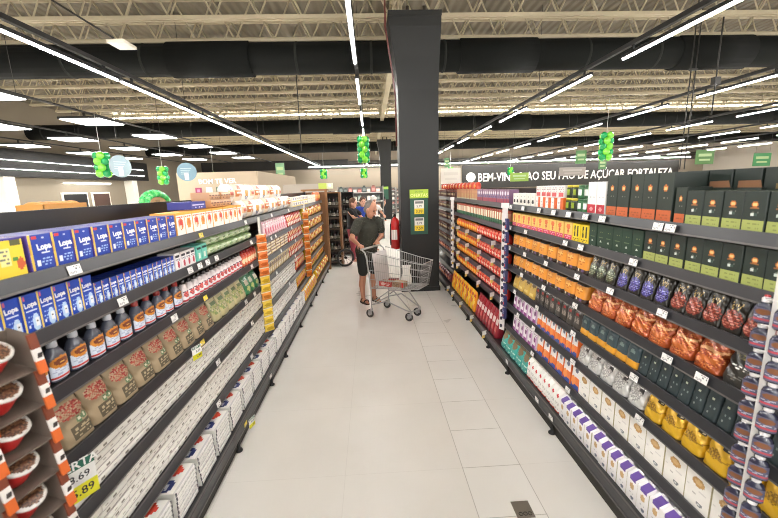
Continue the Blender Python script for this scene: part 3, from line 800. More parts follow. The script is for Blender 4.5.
# third module: yellow and orange bags on every shelf
PY = [p_bag('chips_bag', .15, .1, .19, paint(c, ('d',.5,.5,.36,.22,d_), ('r',.15,.78,.85,.9,e_)), c, 'pillow', 'foil', 24, 12, .05, i) for i, (c, d_, e_) in enumerate((((240,196,50),(216,110,40),(250,240,210)),((236,160,50),(250,226,140),(200,60,40)),((226,120,44),(250,210,120),(250,240,220))))]
for nm, z, hh in ((s2,1.40,1),(s3,1.16,1),(s4,.92,1),(s5,.68,1),(s6,.44,1)):
    row('left', nm, z, span(6.5,8.8,13), PY if z > .6 else [PY[0]], 'yellow or orange crisp bag' if z > .6 else 'bright yellow crisp bag', 'bag', 'crisp bags of the far left unit')
row('left', sb, .19, span(6.95,8.8,10), [PY[0],PY[1]], 'yellow crisp bag low down', 'bag', 'crisp bags low down', xf=1.06)

# ------------------------------------------------------------------ goods: right run
GRN = (34,46,38)
LAST = 'far'
def emblem(base, low, y0=.27, big=True):
    return paint(base, ('r',0,0,1,y0,low), ('d',.5,.68,.15,.075,(196,110,40)), ('d',.5,.68,.09,.04,(236,190,120)), ('r',.3,.575,.7,.595,(150,96,50)), ('t',.3,.48,.7,.54,(110,116,104),20,40), ('t',.2,.06,.8,.2,tuple(int(c*.8) for c in low),16,30), *((('r',.34,.40,.66,.47,(206,214,206)),('t',.34,.4,.66,.47,(60,80,70),14,20)) if big else ()))
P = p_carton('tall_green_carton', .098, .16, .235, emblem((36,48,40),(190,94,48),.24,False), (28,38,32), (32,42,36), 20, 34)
row('right', s1, 1.695, span(1.71,2.215,5), P, 'tall dark green carton with orange base', 'carton', 'tall green cartons with orange base')
P = p_carton('narrow_green_carton', .062, .12, .165, emblem((36,48,40),(190,94,48),.27,False), (28,38,32), (32,42,36), 14, 26)
row('right', s1, 1.695, [1.668], P, 'narrow dark green carton with orange base', 'carton', 'narrow green carton')
P = p_carton('pale_base_carton', .085, .14, .15, emblem((34,46,40),(160,168,92),.3), (28,38,32), (60,72,56), 20, 28)
row('right', s1, 1.695, span(1.02,1.632,7), P, 'dark green carton with lime base', 'carton', 'lime based cartons on the top shelf')
row('right', s2, 1.488, span(.99,1.875,10), P, 'dark green carton with lime base', 'carton', 'lime based cartons on the second shelf')
# taller cartons behind the lime based ones, two with open flaps
P = p_carton('tall_green_carton', .12, .1, .24, paint((32,42,36), ('d',.5,.7,.1,.05,(120,100,60)), ('t',.25,.55,.75,.6,(70,80,72),16,40)), (26,36,30), (30,40,34), 12, 22)
row('right', s1+' back', 1.695, span(1.0,1.90,7), P, 'dark green carton behind lime based ones', 'carton', 'dark cartons at the back', .215)
fb = empty('open_carton', None, None)
mb = MB(); mb.box(-.05,.05,0,.022,0,.16,(34,44,38)); mb.build('body', M['card'], fb)
mb = MB(); mb.face([(-.05,0,.16),(.05,0,.16),(.062,-.02,.19),(-.03,-.02,.188)], (176,128,96)); mb.face([(-.03,-.02,.188),(.062,-.02,.19),(.05,.003,.16),(-.05,.003,.16)], (150,104,76)); mb.build('flap', M['card'], fb)
for i, y in enumerate((1.635,1.50)):
    o = place(fb, 'right', y, 1.695, .15); tag(o, f"{('smaller','larger')[i]} raised brown inner flap of an opened dark carton, right run top shelf", 'carton', 'opened cartons')
P = p_carton('white_red_carton', .09, .14, .2, paint((238,234,230), ('r',0,0,1,.3,(186,40,56)), ('t',.15,.5,.85,.56,(190,186,186),14,40), ('d',.5,.15,.18,.08,(226,150,150))), (230,226,222), (236,232,228), 14, 24)
row('right', s1, 1.695, span(2.225,2.41,2), P, 'tall white carton with crimson base', 'carton', 'white cartons with crimson base')
gj = lambda c, d_: (lambda u, v: d_ if .25 < u < .75 and .2 < v < .7 else c)
P = p_jar('green_jar', .038, .09, gj((62,110,70),(230,236,226)), (60,100,66))
row('right', s1, 1.695, span(2.42,2.56,2), P, 'pale green jar', 'jar', 'pale green jars', stack=2, sh=.092)
P = p_jar('green_jar', .036, .09, gj((36,48,24),(140,160,50)), (206,190,60))
row('right', s1, 1.695, span(2.565,2.72,2), P, 'dark olive jar', 'jar', 'dark olive jars', stack=2, sh=.092)
wo = paint((240,234,228), ('r',.6,0,1,1,(222,100,44)), ('t',.08,.3,.52,.7,(190,180,180),8,20))
P = [p_carton('white_orange_carton', .088, .12, .088, wo, (226,110,50), (238,232,226), 12, 14), p_carton('white_orange_carton', .088, .12, .088, paint((238,226,222), ('r',.1,.1,.9,.4,(210,90,90)), ('t',.1,.5,.9,.9,(150,120,130),10,14)), (234,226,222), (238,232,226), 12, 14)]
row('right', s1, 1.695, span(2.73,3.2,5), P, 'white orange carton', 'carton', 'white and orange cartons', stack=2, sh=.09)
P = p_carton('white_black_carton', .075, .12, .11, paint((236,232,222), ('d',.5,.35,.3,.16,(40,38,36)), ('d',.5,.75,.12,.06,(40,38,36))), (230,226,216), (236,232,224), 12, 14)
row('right', s1, 1.695, span(3.21,3.72,6), P, 'small white carton with black leaf mark', 'carton', 'white cartons with black mark')

P = p_carton('dark_green_carton', .081, .14, .145, paint((30,58,42), ('t',.25,.66,.75,.74,(120,130,90),16,30), ('d',.5,.26,.09,.05,(210,216,206)), ('r',.25,.44,.75,.47,(90,110,80)), ('r',0,0,1,.05,(24,40,30)), ('r',.38,.0,.62,.05,(220,220,214))), (24,46,34), (28,52,40), 18, 26)
row('right', s2, 1.488, span(1.88,2.365,6), P, 'plain dark green carton with small white seal', 'carton', 'plain dark green cartons')
P = p_carton('yellow_black_carton', .095, .12, .125, paint((236,204,40), ('r',.22,.3,.42,.88,(40,36,24)), ('r',.6,.3,.8,.88,(40,36,24)), ('d',.32,.6,.05,.12,(236,204,40)), ('t',.1,.06,.9,.2,(70,60,30),12,20)), (226,192,34), (236,204,60), 20, 20)
row('right', s2, 1.488, span(2.37,2.57,2), P, 'bright yellow carton with two black panels', 'carton', 'yellow cartons with black panels')
P = p_carton('pink_yellow_carton', .105, .12, .125, paint((236,196,106), ('r',0,0,1,.28,(216,60,104)), ('d',.5,.75,.26,.16,(226,110,60)), ('d',.5,.5,.12,.18,(206,90,60)), ('t',.15,.06,.85,.22,(246,190,200),12,20)), (226,180,96), (236,200,120), 14, 18)
row('right', s2, 1.488, span(2.58,3.72,10), P, 'yellow carton with pink base', 'carton', 'yellow cartons with pink base')

# dark foil coffee bags
def kopi(c1, c2, c3, seed):
    f = paint((46,42,36), ('n',.5,.32,.46,.24,(c1,c2,c1,(40,36,32))), ('t',.1,.16,.9,.44,c3,16,40), ('z',.26,.74,.66,.07,2,.03,(186,156,94)), ('d',.66,.79,.12,.03,(120,100,60)), ('d',.5,.82,.3,.1,(66,60,48)))
    return p_bag('foil_coffee_bag', .088, .075, .165, f, (38,35,31), 'gusset', 'foil', 56, 34, .07, seed, .12)
P = [kopi((120,44,36),(150,66,52),(190,120,100),1), kopi((120,44,36),(150,66,52),(190,120,100),5)]
row('right', s3, 1.28, span(1.05,1.675,7), P, 'dark foil bag with red lower print', 'bag', 'dark red foil bags')
P = [kopi((60,56,130),(84,76,160),(150,150,200),2)]
row('right', s3, 1.28, span(1.68,2.08,4), P, 'dark foil bag with purple patch', 'bag', 'dark purple foil bags')
P = [kopi((70,84,60),(96,104,76),(170,176,150),3)]
row('right', s3, 1.28, span(2.09,2.365,3), P, 'dark foil bag with olive patch', 'bag', 'dark olive foil bags')
orr = paint((232,154,60), ('r',.25,.5,.75,.66,(246,190,110)), ('t',.2,.4,.8,.8,(206,116,40),10,18), ('r',0,0,1,.2,(66,48,40)), ('d',.3,.12,.1,.08,(226,220,210)), ('d',.65,.12,.1,.08,(120,90,140)), ('r',0,.84,1,1,(60,50,40)))
P = p_bag('orange_pouch', .132, .085, .145, orr, (206,130,50), 'brick', 'film', 32, 16, .03, 2, .08)
row('right', s3, 1.28, span(2.37,3.70,9), P, 'orange coffee pouch with dark foot', 'pouch', 'orange pouches on the third shelf')
row('right', s4, 1.073, span(2.37,3.68,9), P, 'orange coffee pouch with dark foot', 'pouch', 'orange pouches on the fourth shelf')
of = paint((176,84,42), ('n',.5,.45,.5,.4,((176,84,42),(206,110,56),(150,60,36),(226,150,90),(196,96,50))), ('w',.55,.15,.04,.1,(236,176,120)), ('r',.15,.26,.85,.4,(190,100,40)), ('d',.5,.88,.4,.1,(140,70,40)))
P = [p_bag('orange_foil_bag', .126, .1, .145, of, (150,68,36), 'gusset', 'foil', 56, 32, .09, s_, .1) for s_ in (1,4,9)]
row('right', s4, 1.073, span(1.375,2.345,7), P, 'crinkled orange foil bag', 'bag', 'orange foil bags')
bk = paint((52,50,46), ('r',.25,.5,.8,.6,(52,50,46)), ('t',.25,.46,.85,.6,(206,204,196),20,30), ('n',.5,.84,.4,.12,((150,136,80),(90,84,60),(52,50,46))), ('t',.2,.16,.8,.3,(110,110,106),14,30))
P = [p_bag('black_foil_bag', .129, .1, .15, bk, (44,43,40), 'gusset', 'foil', 56, 32, .08, s_, .1) for s_ in (2,6)]
row('right', s4, 1.073, span(1.09,1.37,2), P, 'crinkled black foil bag with white lettering', 'bag', 'black foil bags')

tl = paint((44,56,58), ('d',.5,.6,.09,.045,(190,196,170)), ('t',.25,.36,.75,.54,(120,134,130),16,30), ('r',.2,.14,.8,.17,(96,104,100)), ('t',.2,.18,.5,.24,(140,146,140),16,40))
P = p_bag('slate_pouch', .064, .07, .165, tl, (36,46,48), 'brick', 'card', 34, 18, .015, 2, .18)
row('right', s5, .866, span(1.02,1.83,12), P, 'slim slate green pouch with pale seal', 'pouch', 'slim slate pouches')
tr = paint((52,70,76), ('d',.5,.62,.18,.09,(110,128,124)), ('t',.3,.42,.7,.5,(150,160,150),12,26), ('r',0,0,1,.26,(226,160,50)))
P = p_bag('slate_pouch', .092, .08, .145, tr, (44,58,64), 'brick', 'film', 34, 18, .03, 2, .1)
row('right', s5, .866, span(1.835,2.40,6), P, 'dark teal pouch with amber foot', 'pouch', 'teal pouches with amber foot')
bd = paint((66,60,56), ('d',.5,.72,.2,.1,(176,50,50)), ('r',.2,.86,.8,.96,(210,206,200)), ('t',.15,.2,.85,.55,(140,132,124),12,24))
P = p_bag('dark_pack', .088, .07, .15, bd, (56,50,48), 'brick', 'film', 28, 14, .03, 1, .08)
row('right', s5, .866, span(2.405,3.13,8), P, 'dark grey pack with red dot', 'pack', 'dark packs with red dot')
P = p_bag('khaki_bag', .12, .08, .16, paint((206,170,84), ('d',.5,.72,.3,.12,(110,84,44)), ('r',.15,.12,.85,.3,(226,200,120))), (196,160,76), 'gusset', 'film', 28, 14, .05, 2, .1)
row('right', s5, .866, span(3.14,3.66,4), P, 'yellow khaki bag with brown patch', 'bag', 'yellow khaki bags')

yf = paint((226,178,44), ('r',.58,.62,.92,.86,(44,40,36)), ('t',.62,.66,.88,.8,(210,200,170),14,30), ('n',.4,.42,.3,.13,((170,130,40),(140,104,40),(206,160,50))), ('w',.3,.1,.02,.06,(170,126,30)))
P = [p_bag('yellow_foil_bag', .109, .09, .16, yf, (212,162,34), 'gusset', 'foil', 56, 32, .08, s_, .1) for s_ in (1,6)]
row('right', s6, .66, span(1.04,1.76,6), P, 'crinkled yellow foil bag with black label', 'bag', 'yellow foil bags')
sf = paint((206,204,200), ('r',.5,.5,.86,.74,(70,66,66)), ('n',.4,.5,.4,.4,((206,204,200),(226,224,220),(170,168,166),(150,148,146),(214,212,208))), ('r',.58,.52,.84,.72,(84,80,80)), ('t',.6,.56,.82,.7,(220,220,216),10,24))
P = [p_bag('silver_foil_bag', .121, .09, .165, sf, (196,194,190), 'gusset', 'foil', 56, 32, .09, s_, .1) for s_ in (3,8)]
row('right', s6, .66, span(1.765,2.415,5), P, 'crinkled silver foil bag with dark label', 'bag', 'silver foil bags')
wob = paint((236,232,228), ('r',0,0,1,.16,(64,84,160)), ('r',.45,.16,1,.5,(232,120,50)), ('d',.25,.3,.3,.2,(236,140,70)), ('d',.6,.78,.22,.1,(110,110,130)), ('r',.1,.9,.9,1,(226,222,216)))
P = p_carton('orange_blue_pack', .08, .09, .155, wob, (226,110,46), (236,232,228), 14, 22, lean=.08)
row('right', s6, .66, span(2.42,3.06,8), P, 'white pack with orange middle and blue foot', 'pack', 'orange and blue packs on the sixth shelf')
P2 = p_carton('orange_blue_pack', .105, .1, .18, wob, (226,110,46), (236,232,228), 14, 22, lean=.08)
wp = paint((236,228,232), ('r',0,0,1,.22,(150,70,140)), ('r',.7,0,1,.8,(196,150,190)), ('d',.45,.55,.24,.16,(120,60,110)), ('t',.15,.75,.85,.9,(140,120,140),8,18))
P = p_carton('white_purple_pack', .085, .09, .155, wp, (226,216,224), (238,232,234), 12, 20, lean=.08)
row('right', s6, .66, span(3.07,3.62,6), P, 'white pack with purple foot', 'pack', 'white purple packs on the sixth shelf')
row('right', s7 := 'seventh shelf', .42, span(3.05,3.62,6), P, 'white pack with purple foot', 'pack', 'white purple packs on the seventh shelf')
row('right', s7, .42, span(2.365,3.04,6), P2, 'white pack with orange middle and blue foot', 'pack', 'orange and blue packs on the seventh shelf')
wg = paint((236,232,224), ('d',.5,.74,.24,.13,(184,142,84)), ('d',.5,.74,.14,.07,(206,170,116)), ('w',.5,.05,.008,.04,(210,206,200)), ('d',.62,.17,.12,.055,(120,124,126)), ('d',.62,.17,.05,.025,(220,220,216)), ('r',.1,.95,.5,.99,(120,80,60)), ('t',.18,.36,.6,.44,(176,170,162),14,30))
P = p_carton('gold_disc_carton', .128, .12, .178, wg, (170,158,120), (232,228,220), 20, 28)
row('right', s7, .42, span(.93,2.36,11), P, 'white carton with gold disc', 'carton', 'white gold disc cartons')
# folded-top packs with purple band on the bottom shelf, two deep
wpf = paint((236,232,230), ('d',.5,.52,.2,.12,(196,160,110)), ('r',.26,.74,.80,1,(96,66,150)), ('d',.6,.14,.14,.07,(110,116,130)), ('t',.15,.26,.7,.36,(180,176,180),14,30))
def purple_pack():
    mb = MB(); w, d, h = .079, .09, .165
    mb.grid((-w/2,0,0), (w,0,0), (0,0,h*.86), 16, 22, lambda u, v: wpf(u, v*.84))
    S = (176,166,130)
    mb.face([(-w/2,d,0),(-w/2,0,0),(-w/2,0,h*.86),(-w/2,d,h*.86)], S); mb.face([(w/2,0,0),(w/2,d,0),(w/2,d,h*.86),(w/2,0,h*.86)], S)
    mb.face([(w/2,d,0),(-w/2,d,0),(-w/2,d,h*.86),(w/2,d,h*.86)], (236,232,230)); mb.face([(-w/2,0,0),(-w/2,d,0),(w/2,d,0),(w/2,0,0)], S)
    mb.grid((-w/2,0,h*.86), (w,0,0), (0,d*.5,h*.14), 12, 6, lambda u, v: (98,68,152) if .26 < u < .80 else (236,232,234))
    mb.face([(w/2,d,h*.86),(-w/2,d,h*.86),(-w/2,d*.5,h),(w/2,d*.5,h)], (238,234,236))
    mb.face([(-w/2,d,h*.86),(-w/2,0,h*.86),(-w/2,d*.5,h)], (238,234,236)); mb.face([(w/2,0,h*.86),(w/2,d,h*.86),(w/2,d*.5,h)], (238,234,236))
    o = mb.build('purple_top_pack', M['card'])
    t = MB(); t.box(-.018,.018,d*.5-.003,d*.5+.003,h-.004,h+.012,(236,232,234)); t.build('tie', M['card'], o)
    return o
P = purple_pack()
row('right', sb, .19, span(1.14,2.455,16), P, 'white pack with purple folded top', 'pack', 'purple topped packs, front row', .0, xf=1.345)
row('right', sb+' back row', .19, span(1.14,1.80,8), P, 'white pack with purple folded top', 'pack', 'purple topped packs, back row', .0, xf=1.445)
rw = paint((238,234,228), ('d',.5,.72,.22,.08,(206,50,56)), ('r',.2,.6,.8,.64,(206,60,60)), ('r',0,0,1,.06,(206,70,60)), ('t',.15,.15,.85,.5,(200,190,186),12,24))
P = p_bag('red_mark_bag', .070, .08, .175, rw, (226,216,206), 'brick', 'paper', 30, 16, .02, 3, .08)
row('right', sb, .19, span(2.46,3.06,8), P, 'white bag with red mark', 'bag', 'white bags with red mark', xf=1.345)
P = p_bag('teal_bag', .13, .09, .178, paint((70,170,160), ('d',.5,.7,.4,.2,(130,110,80)), ('t',.1,.1,.9,.35,(190,226,216),10,20), ('r',0,.86,1,1,(96,84,60))), (60,150,140), 'gusset', 'film', 28, 14, .05, 2, .1)
row('right', sb, .19, span(3.065,3.74,5), P, 'teal bag with brown picture', 'bag', 'teal bags', xf=1.345)

# second module of the right run
ppr = paint((146,112,138), ('r',0,0,1,.3,(166,66,84)), ('d',.5,.7,.35,.15,(226,216,226)), ('t',.1,.4,.9,.6,(90,80,140),6,14))
P = p_carton('spice_carton', .075, .1, .145, ppr, (112,80,108), (190,180,186), 10, 16)
row('right', s1, 1.695, span(3.82,4.98,15), P, 'purple and red spice carton', 'carton', 'purple spice cartons')
P = p_carton('tan_carton', .085, .1, .145, paint((196,140,104), ('r',0,0,1,.12,(190,190,170)), ('r',.4,.1,.6,.6,(206,190,120)), ('r',.1,.66,.9,.84,(206,150,110))), (180,124,90), (200,150,116), 10, 14)
row('right', s1, 1.695, span(5.0,6.2,13), P, 'tan carton with cream stripe', 'carton', 'tan cartons')
gb = lambda u, v: (70,110,84) if v < .3 else ((236,232,206) if .35 < u < .65 else (196,130,100))
P = p_jar('sauce_jar', .034, .16, gb, (190,90,70))
row('right', s2, 1.46, span(3.82,6.2,30), P, 'slim brown jar with green base', 'jar', 'slim brown jars')
P1 = p_bag('orange_pack', .1, .08, .13, paint((236,130,40), ('d',.5,.5,.36,.22,(246,190,70)), ('r',.1,.7,.9,.88,(226,70,40))), (226,116,36), 'pillow', 'film', 20, 10, .04, 1)
P2 = p_bag('red_snack_pack', .1, .08, .13, paint((222,66,50), ('d',.5,.45,.3,.2,(246,206,180)), ('r',.1,.72,.9,.88,(250,120,90))), (206,50,42), 'pillow', 'film', 20, 10, .04, 1)
for nm, z in ((s3,1.24),(s4,1.04),(s5,.84),(s6,.64)):
    row('right', nm, z, span(3.85,5.0,11), P2, 'red snack pack', 'pack', 'red snack packs')
    row('right', nm, z, span(5.02,6.2,11), P1, 'orange snack pack', 'pack', 'orange snack packs')
P = p_bag('maroon_bag', .100, .1, .3, paint((150,30,44), ('r',.15,.5,.85,.7,(226,206,200)), ('d',.5,.3,.3,.12,(206,90,90))), (130,26,40), 'gusset', 'film', 26, 14, .05, 2, .08)
row('right', sb, .19, span(3.88,4.75,8), P, 'maroon bag with white panel', 'bag', 'maroon bags', xf=1.345)
P = [p_bag('yellow_bag', .11, .1, .28, paint(c, ('d',.5,.5,.34,.2,d_), ('r',.15,.72,.85,.85,(190,60,40))), c, 'gusset', 'film', 26, 14, .06, i) for i, (c, d_) in enumerate((((236,150,40),(250,210,80)),((232,190,50),(206,90,40))))]
row('right', sb, .19, span(4.78,6.2,12), P, 'yellow and orange bag', 'bag', 'yellow and orange bags low down', xf=1.345)
# third module: brown jars by the pillar
P = p_jar('brown_jar', .045, .12, lambda u, v: (206,190,150) if .3 < v < .6 and .3 < u < .7 else (84,50,40), (120,60,44))
for nm, z in ((s1,1.695),(s2,1.488),(s3,1.28),(s4,1.073),(s5,.866)):
    row('right', nm, z, span(6.35,8.5,18), P, 'dark brown jar behind the black pillar', 'jar', 'dark brown jars')
P = p_bag('maroon_bag', .14, .1, .15, paint((110,40,50), ('d',.5,.5,.36,.22,(206,120,80))), (96,34,44), 'pillow', 'film', 20, 10, .04, 1)
row('right', s6, .66, span(6.4,8.4,13), P, 'maroon pillow bag beyond the white strip', 'bag', 'maroon pillow bags')
row('right', sb, .19, span(6.4,8.4,13), P, 'maroon pillow bag low beyond the strip', 'bag', 'maroon pillow bags low', xf=1.345)
P = p_bag('red_snack_pack', .16, .1, .12, paint((206,70,44), ('d',.5,.5,.36,.22,(236,150,60))), (196,60,40), 'pillow', 'film', 20, 10, .04, 1)
row('right', s1+' heap', 1.82, span(5.4,8.2,12), P, 'red and orange bag', 'bag', 'red bags heaped on top', .1)

# ------------------------------------------------------------------ price tags on the shelf edges
def make_tag(name, kind):
    mb = MB(); w, h = (.062,.036) if kind == 'white' else ((.055,.03) if kind == 'yellow' else (.05,.06))
    c = {'white':(236,234,230),'yellow':(240,214,60)}[kind]
    fn = paint(c, ('t',.08,.12,.6,.46,(170,170,172),16,18), ('t',.46,.55,.92,.85,(96,96,100),16,8))
    mb.grid((-w/2,-.0015,0), (w,0,0), (0,0,h), 16, 10, fn)
    mb.box(-w/2, w/2, -.0014, 0, 0, h, c, {'f':None})
    return mb.build(name, M['card'])
TAGW = make_tag('shelf_price_tag','white'); TAGY = make_tag('shelf_price_tag','yellow')
RN = ['top','second','third','fourth','fifth','sixth','seventh']
def tags(side, levels, data, where='near end'):
    s, r = SIDE[side]
    for lv, ys in data.items():
        k = 0
        for y in ys:
            yel = y < 0; y = abs(y); k += 1
            p = TAGY if yel else TAGW
            o = p if p.get('label') is None else copy_tree(p)
            if lv == 'b':
                o.location = (s*((1.03 if side == 'left' else 1.31)-.0085), y, .136); z = 'bottom'
                o.rotation_euler = (0,0,r)
            else:
                z = RN[lv]
                o.location = (s*((1.13 if side == 'left' else 1.40)-.0078), y, levels[lv]-.038)
                o.rotation_euler = (-.19 if True else 0, 0, r)
            col = 'yellow' if yel else 'white'
            tag(o, f"{col} price tag, {nth(k)} from {where} along {side} run {z} shelf edge", 'price tag', 'price tags')
tags('left', LL, {0:[1.43,-2.5,3.4,4.3,5.2], 1:[1.66,2.3,2.43,2.55,2.7,3.5], 2:[1.12,2.05,-2.45,3.45], 3:[-2.33,3.2,3.45], 4:[2.52,3.3], 5:[2.45,3.2], 'b':[-2.62,3.35]})
tags('right', RR, {0:[1.67,1.745,2.19,2.37,2.58,2.8,3.05,3.38,3.68], 1:[1.89,2.4,2.6,3.3,3.68], 2:[1.66,2.06,2.42,2.88,3.3,3.68], 3:[1.41,1.6,2.42,2.9,3.35], 4:[1.80,2.42,3.0,3.5], 5:[1.73,2.4,3.05,3.4], 6:[2.44,3.05], 'b':[2.48,2.72,3.4]})
tags('left', LL2, {1:[4.2,4.4,5.3], 2:[4.6,5.5], 3:[4.3,5.4], 4:[4.9]}, 'orange strip')
def offer(side, x, y, z, label, big=False, text=None, rz=0):
    s, r = SIDE[side]
    k = 1.0 if big else .55
    root = empty('shelf_offer_card', label, 'price card', (s*x, y, z), r+rz, 'offer cards')
    w, h = .135*k, .15*k
    mb = MB(); mb.box(-w/2, w/2, 0, .0016, 0, h, (238,238,234)); mb.build('card', M['card'], root)
    mb = MB(); mb.face([(-w/2,-.0006,h*.80),(w/2,-.0006,h*.80),(w/2,-.0006,h),(-w/2,-.0006,h)], (30,100,80)); hd = mb.build('header', M['card'], root)
    mb = MB(); mb.face([(-w/2,-.0006,0),(w/2,-.0006,0),(w/2,-.0006,h*.40),(-w/2,-.0006,h*.40)], (232,226,40)); ft = mb.build('price_band', M['card'], root)
    mb = MB(); mb.text('OFERTA', .044*k, (0,-.0012,h*.83), (1,0,0), (0,0,1), (244,244,240), 'CENTER', 0, .02)
    mb.build('lettering', M['card'], hd)
    mb = MB(); mb.text('8.69', .038*k, (w*.12,-.0012,h*.52), (1,0,0), (0,0,1), (40,40,44), 'CENTER', 0, .01); mb.text('5.89', .042*k, (w*.14,-.0012,h*.13), (1,0,0), (0,0,1), (40,40,44), 'CENTER', 0, .015)
    mb.build('lettering', M['card'], ft)
    return root
offer('left', 1.075, 1.19, .835, 'large green, white and yellow OFERTA price card hanging over the white packs', True, rz=-.5)
offer('left', 1.092, 2.18, .905, 'small OFERTA price card below the flour bags', rz=-.3)
offer('left', 1.01, 2.72, .055, 'small yellow and white price card at the bottom shelf edge', rz=-.3)
# flag tags standing off the shelves of the second right unit
fl_ = None
for lv, z in enumerate((1.24,1.04,.84,.64,.19)):
    for k, y in enumerate((4.1,4.65,5.25,5.8,6.15)):
        if fl_ is None:
            fl_ = empty('flag_tag', None, None)
            mb = MB(); mb.box(-.002,.002,-.07,0,0,.05,(240,236,230),); mb.build('card', M['card'], fl_)
            mb = MB(); mb.box(-.0024,.0024,-.0702,-.03,-.036,0,(240,206,110)); mb.build('price_band', M['card'], fl_); o = fl_
        else: o = copy_tree(fl_)
        o.location = ((1.31 if z < .2 else 1.392), y, z-.012 if z > .2 else .16); o.rotation_euler = (0,0,-PI/2+.55)
        tag(o, f"white and yellow flag tag, {nth(k+1)} from near end, {('third','fourth','fifth','sixth','bottom')[lv]} shelf with red and orange packs", 'price tag', 'flag tags')

# ------------------------------------------------------------------ hanging strips of goods
# cascade of cardboard trays with red noodle pots at the near end of the left run
def pot():
    root = empty('noodle_pot', None, None)
    mb = MB(); mb.lathe([(.030,0),(.032,.004),(.042,.055),(.0425,.058)], (196,34,32), 24); mb.build('cup', M['plastic'], root)
    mb = MB(); mb.lathe([(.0425,.056),(.0455,.058),(.0455,.064),(.041,.066)], (206,202,196), 24); mb.build('rim', M['plastic'], root)
    mb = MB(); fn = paint((176,170,164), ('n',.5,.42,.42,.40,((84,52,38),(106,66,46),(66,44,34),(120,84,60),(134,98,72))), ('r',.05,.80,.95,.98,(226,222,216)), ('t',.7,.82,.92,.96,(60,60,60),20,40))
    n = 18
    for i in range(n):
        for j in range(n):
            u0, v0, u1, v1 = i/n*2-1, j/n*2-1, (i+1)/n*2-1, (j+1)/n*2-1
            if max(u0*u0,u1*u1)+max(v0*v0,v1*v1) <= 1.02:
                mb.face([(u0*.041,v0*.041,.0668),(u1*.041,v0*.041,.0668),(u1*.041,v1*.041,.0668),(u0*.041,v1*.041,.0668)], fn((u0+u1)/4+.5, (v0+v1)/4+.5))
    mb.face([(.041*math.cos(2*PI*k/24),.041*math.sin(2*PI*k/24),.0662) for k in range(24)], (214,208,202))
    mb.build('lid', M['film'], root)
    return root
cas = empty('display_strip', 'tall cascade of brown cardboard trays edged orange, holding red noodle pots', 'display', (-.955,.93,0), 0)
POT = pot(); first = True
for k in range(8):
    z = 1.535-.105*k
    t = MB(); W = .068
    CB, OR, GR_ = (120,58,36), (206,98,38), (112,100,90)
    # tilted tray: floor, back, two cheeks with an orange front edge
    t.box(-W,W,-.01,.085,-.004,0,GR_)
    t.box(-W,W,.081,.085,0,.095,GR_)
    tr_ = t.build('tray', M['card'], cas, (0,0,z-.095), (.22,0,1.38))
    for sx in (-1,1):
        c_ = MB(); x = sx*W
        a, b = (x-.0015, x+.0015)
        pts = [(-.03,-.004),(.085,-.004),(.085,.10),(.012,.10)]
        c_.face([(b,p[0],p[1]) for p in pts], GR_); c_.face([(a,p[0],p[1]) for p in reversed(pts)], GR_)
        e = MB()
        for zz0, zz1, cc in ((-.004,.03,OR),(.03,.062,(226,220,214)),(.062,.10,CB)):
            y0_ = -.014 if zz0 < .03 else (-.014 if zz0 < .05 else -.014)
            e.box(x-.011, x+.011, -.018, -.012, zz0, zz1, cc)
        e.v = [(p[0], p[1]-.017+.40*(p[2]+.004), p[2]) for p in e.v]
        e.box(x-.005, x+.005, -.0215, -.0190, .039, .053, (60,52,50))
        c_.build('cheek', M['card'], tr_); e.build('edge_strip', M['card'], tr_)
    p = POT if first else copy_tree(POT); first = False
    p.location = (-.955-.046, .93, z-.068); p.rotation_euler = (.50,.0,1.38)
    tag(p, f"red noodle pot with white rim, {nth(k+1)} from top of the cardboard cascade", 'pot', 'noodle pots')
sp_ = MB(); sp_.box(-.115,-.11,-.03,.03,.6,1.58,(110,70,50)); sp_.build('spine', M['card'], cas)

# white strip of hanging bottles at the near end of the right run
st = empty('clip_strip', 'white plastic clip strip carrying small cleaner bottles, near end of right run', 'display', (1.31,1.1,0), -1.15)
mb = MB(); mb.box(-.009,.009,-.002,.002,.55,1.62,(220,216,212)); mb.build('strip', M['plastic'], st)
for k in range(11):
    mb = MB(); mb.tube((-.03,0,1.50-.09*k),(.03,0,1.50-.09*k),.003,(226,222,220),6); mb.build('clip', M['plastic'], st)
lab = paint((88,88,112), ('d',.5,.72,.34,.2,(126,78,46)), ('r',.0,.12,1,.26,(186,70,80)), ('t',.1,.3,.9,.5,(206,206,220),10,20))
PBt = p_bottle('mini_bottle', .052, .036, [(.86,0),(1,.006),(1,.055),(.84,.066),(.42,.074),(.38,.077)], lambda u, v: (52,52,70), [(.0125,.074),(.0135,.076),(.0135,.088),(.009,.0885),(.008,.096),(.006,.098)], (226,222,222), (.006,.056,lab,1.2), 'clear')
rc = MB(); rc.lathe([(.0085,.0888),(.0085,.097),(.006,.099)], (190,46,50), 10, (0,.018,0)); rc.build('cap_tip', M['plastic'], PBt.children[0] if PBt.children[0].name.startswith('cap') else PBt.children[1])
f0 = True
ca, sa = math.cos(-1.15), math.sin(-1.15)
for k in range(11):
    for sx in (-1,1):
        o = PBt if f0 else copy_tree(PBt); f0 = False
        lx, ly = (-.030, .006) if sx < 0 else (.034, -.03)
        o.location = (1.31+ca*lx-sa*ly, 1.1+sa*lx+ca*ly, 1.50-.09*k-.09); o.rotation_euler = (0,0,-1.0+.1*sx)
        tag(o, f"small cleaner bottle with red cap, {'aisle' if sx < 0 else 'shelf'} side, {nth(k+1)} from top of white strip", 'bottle', 'bottles on the white strip')
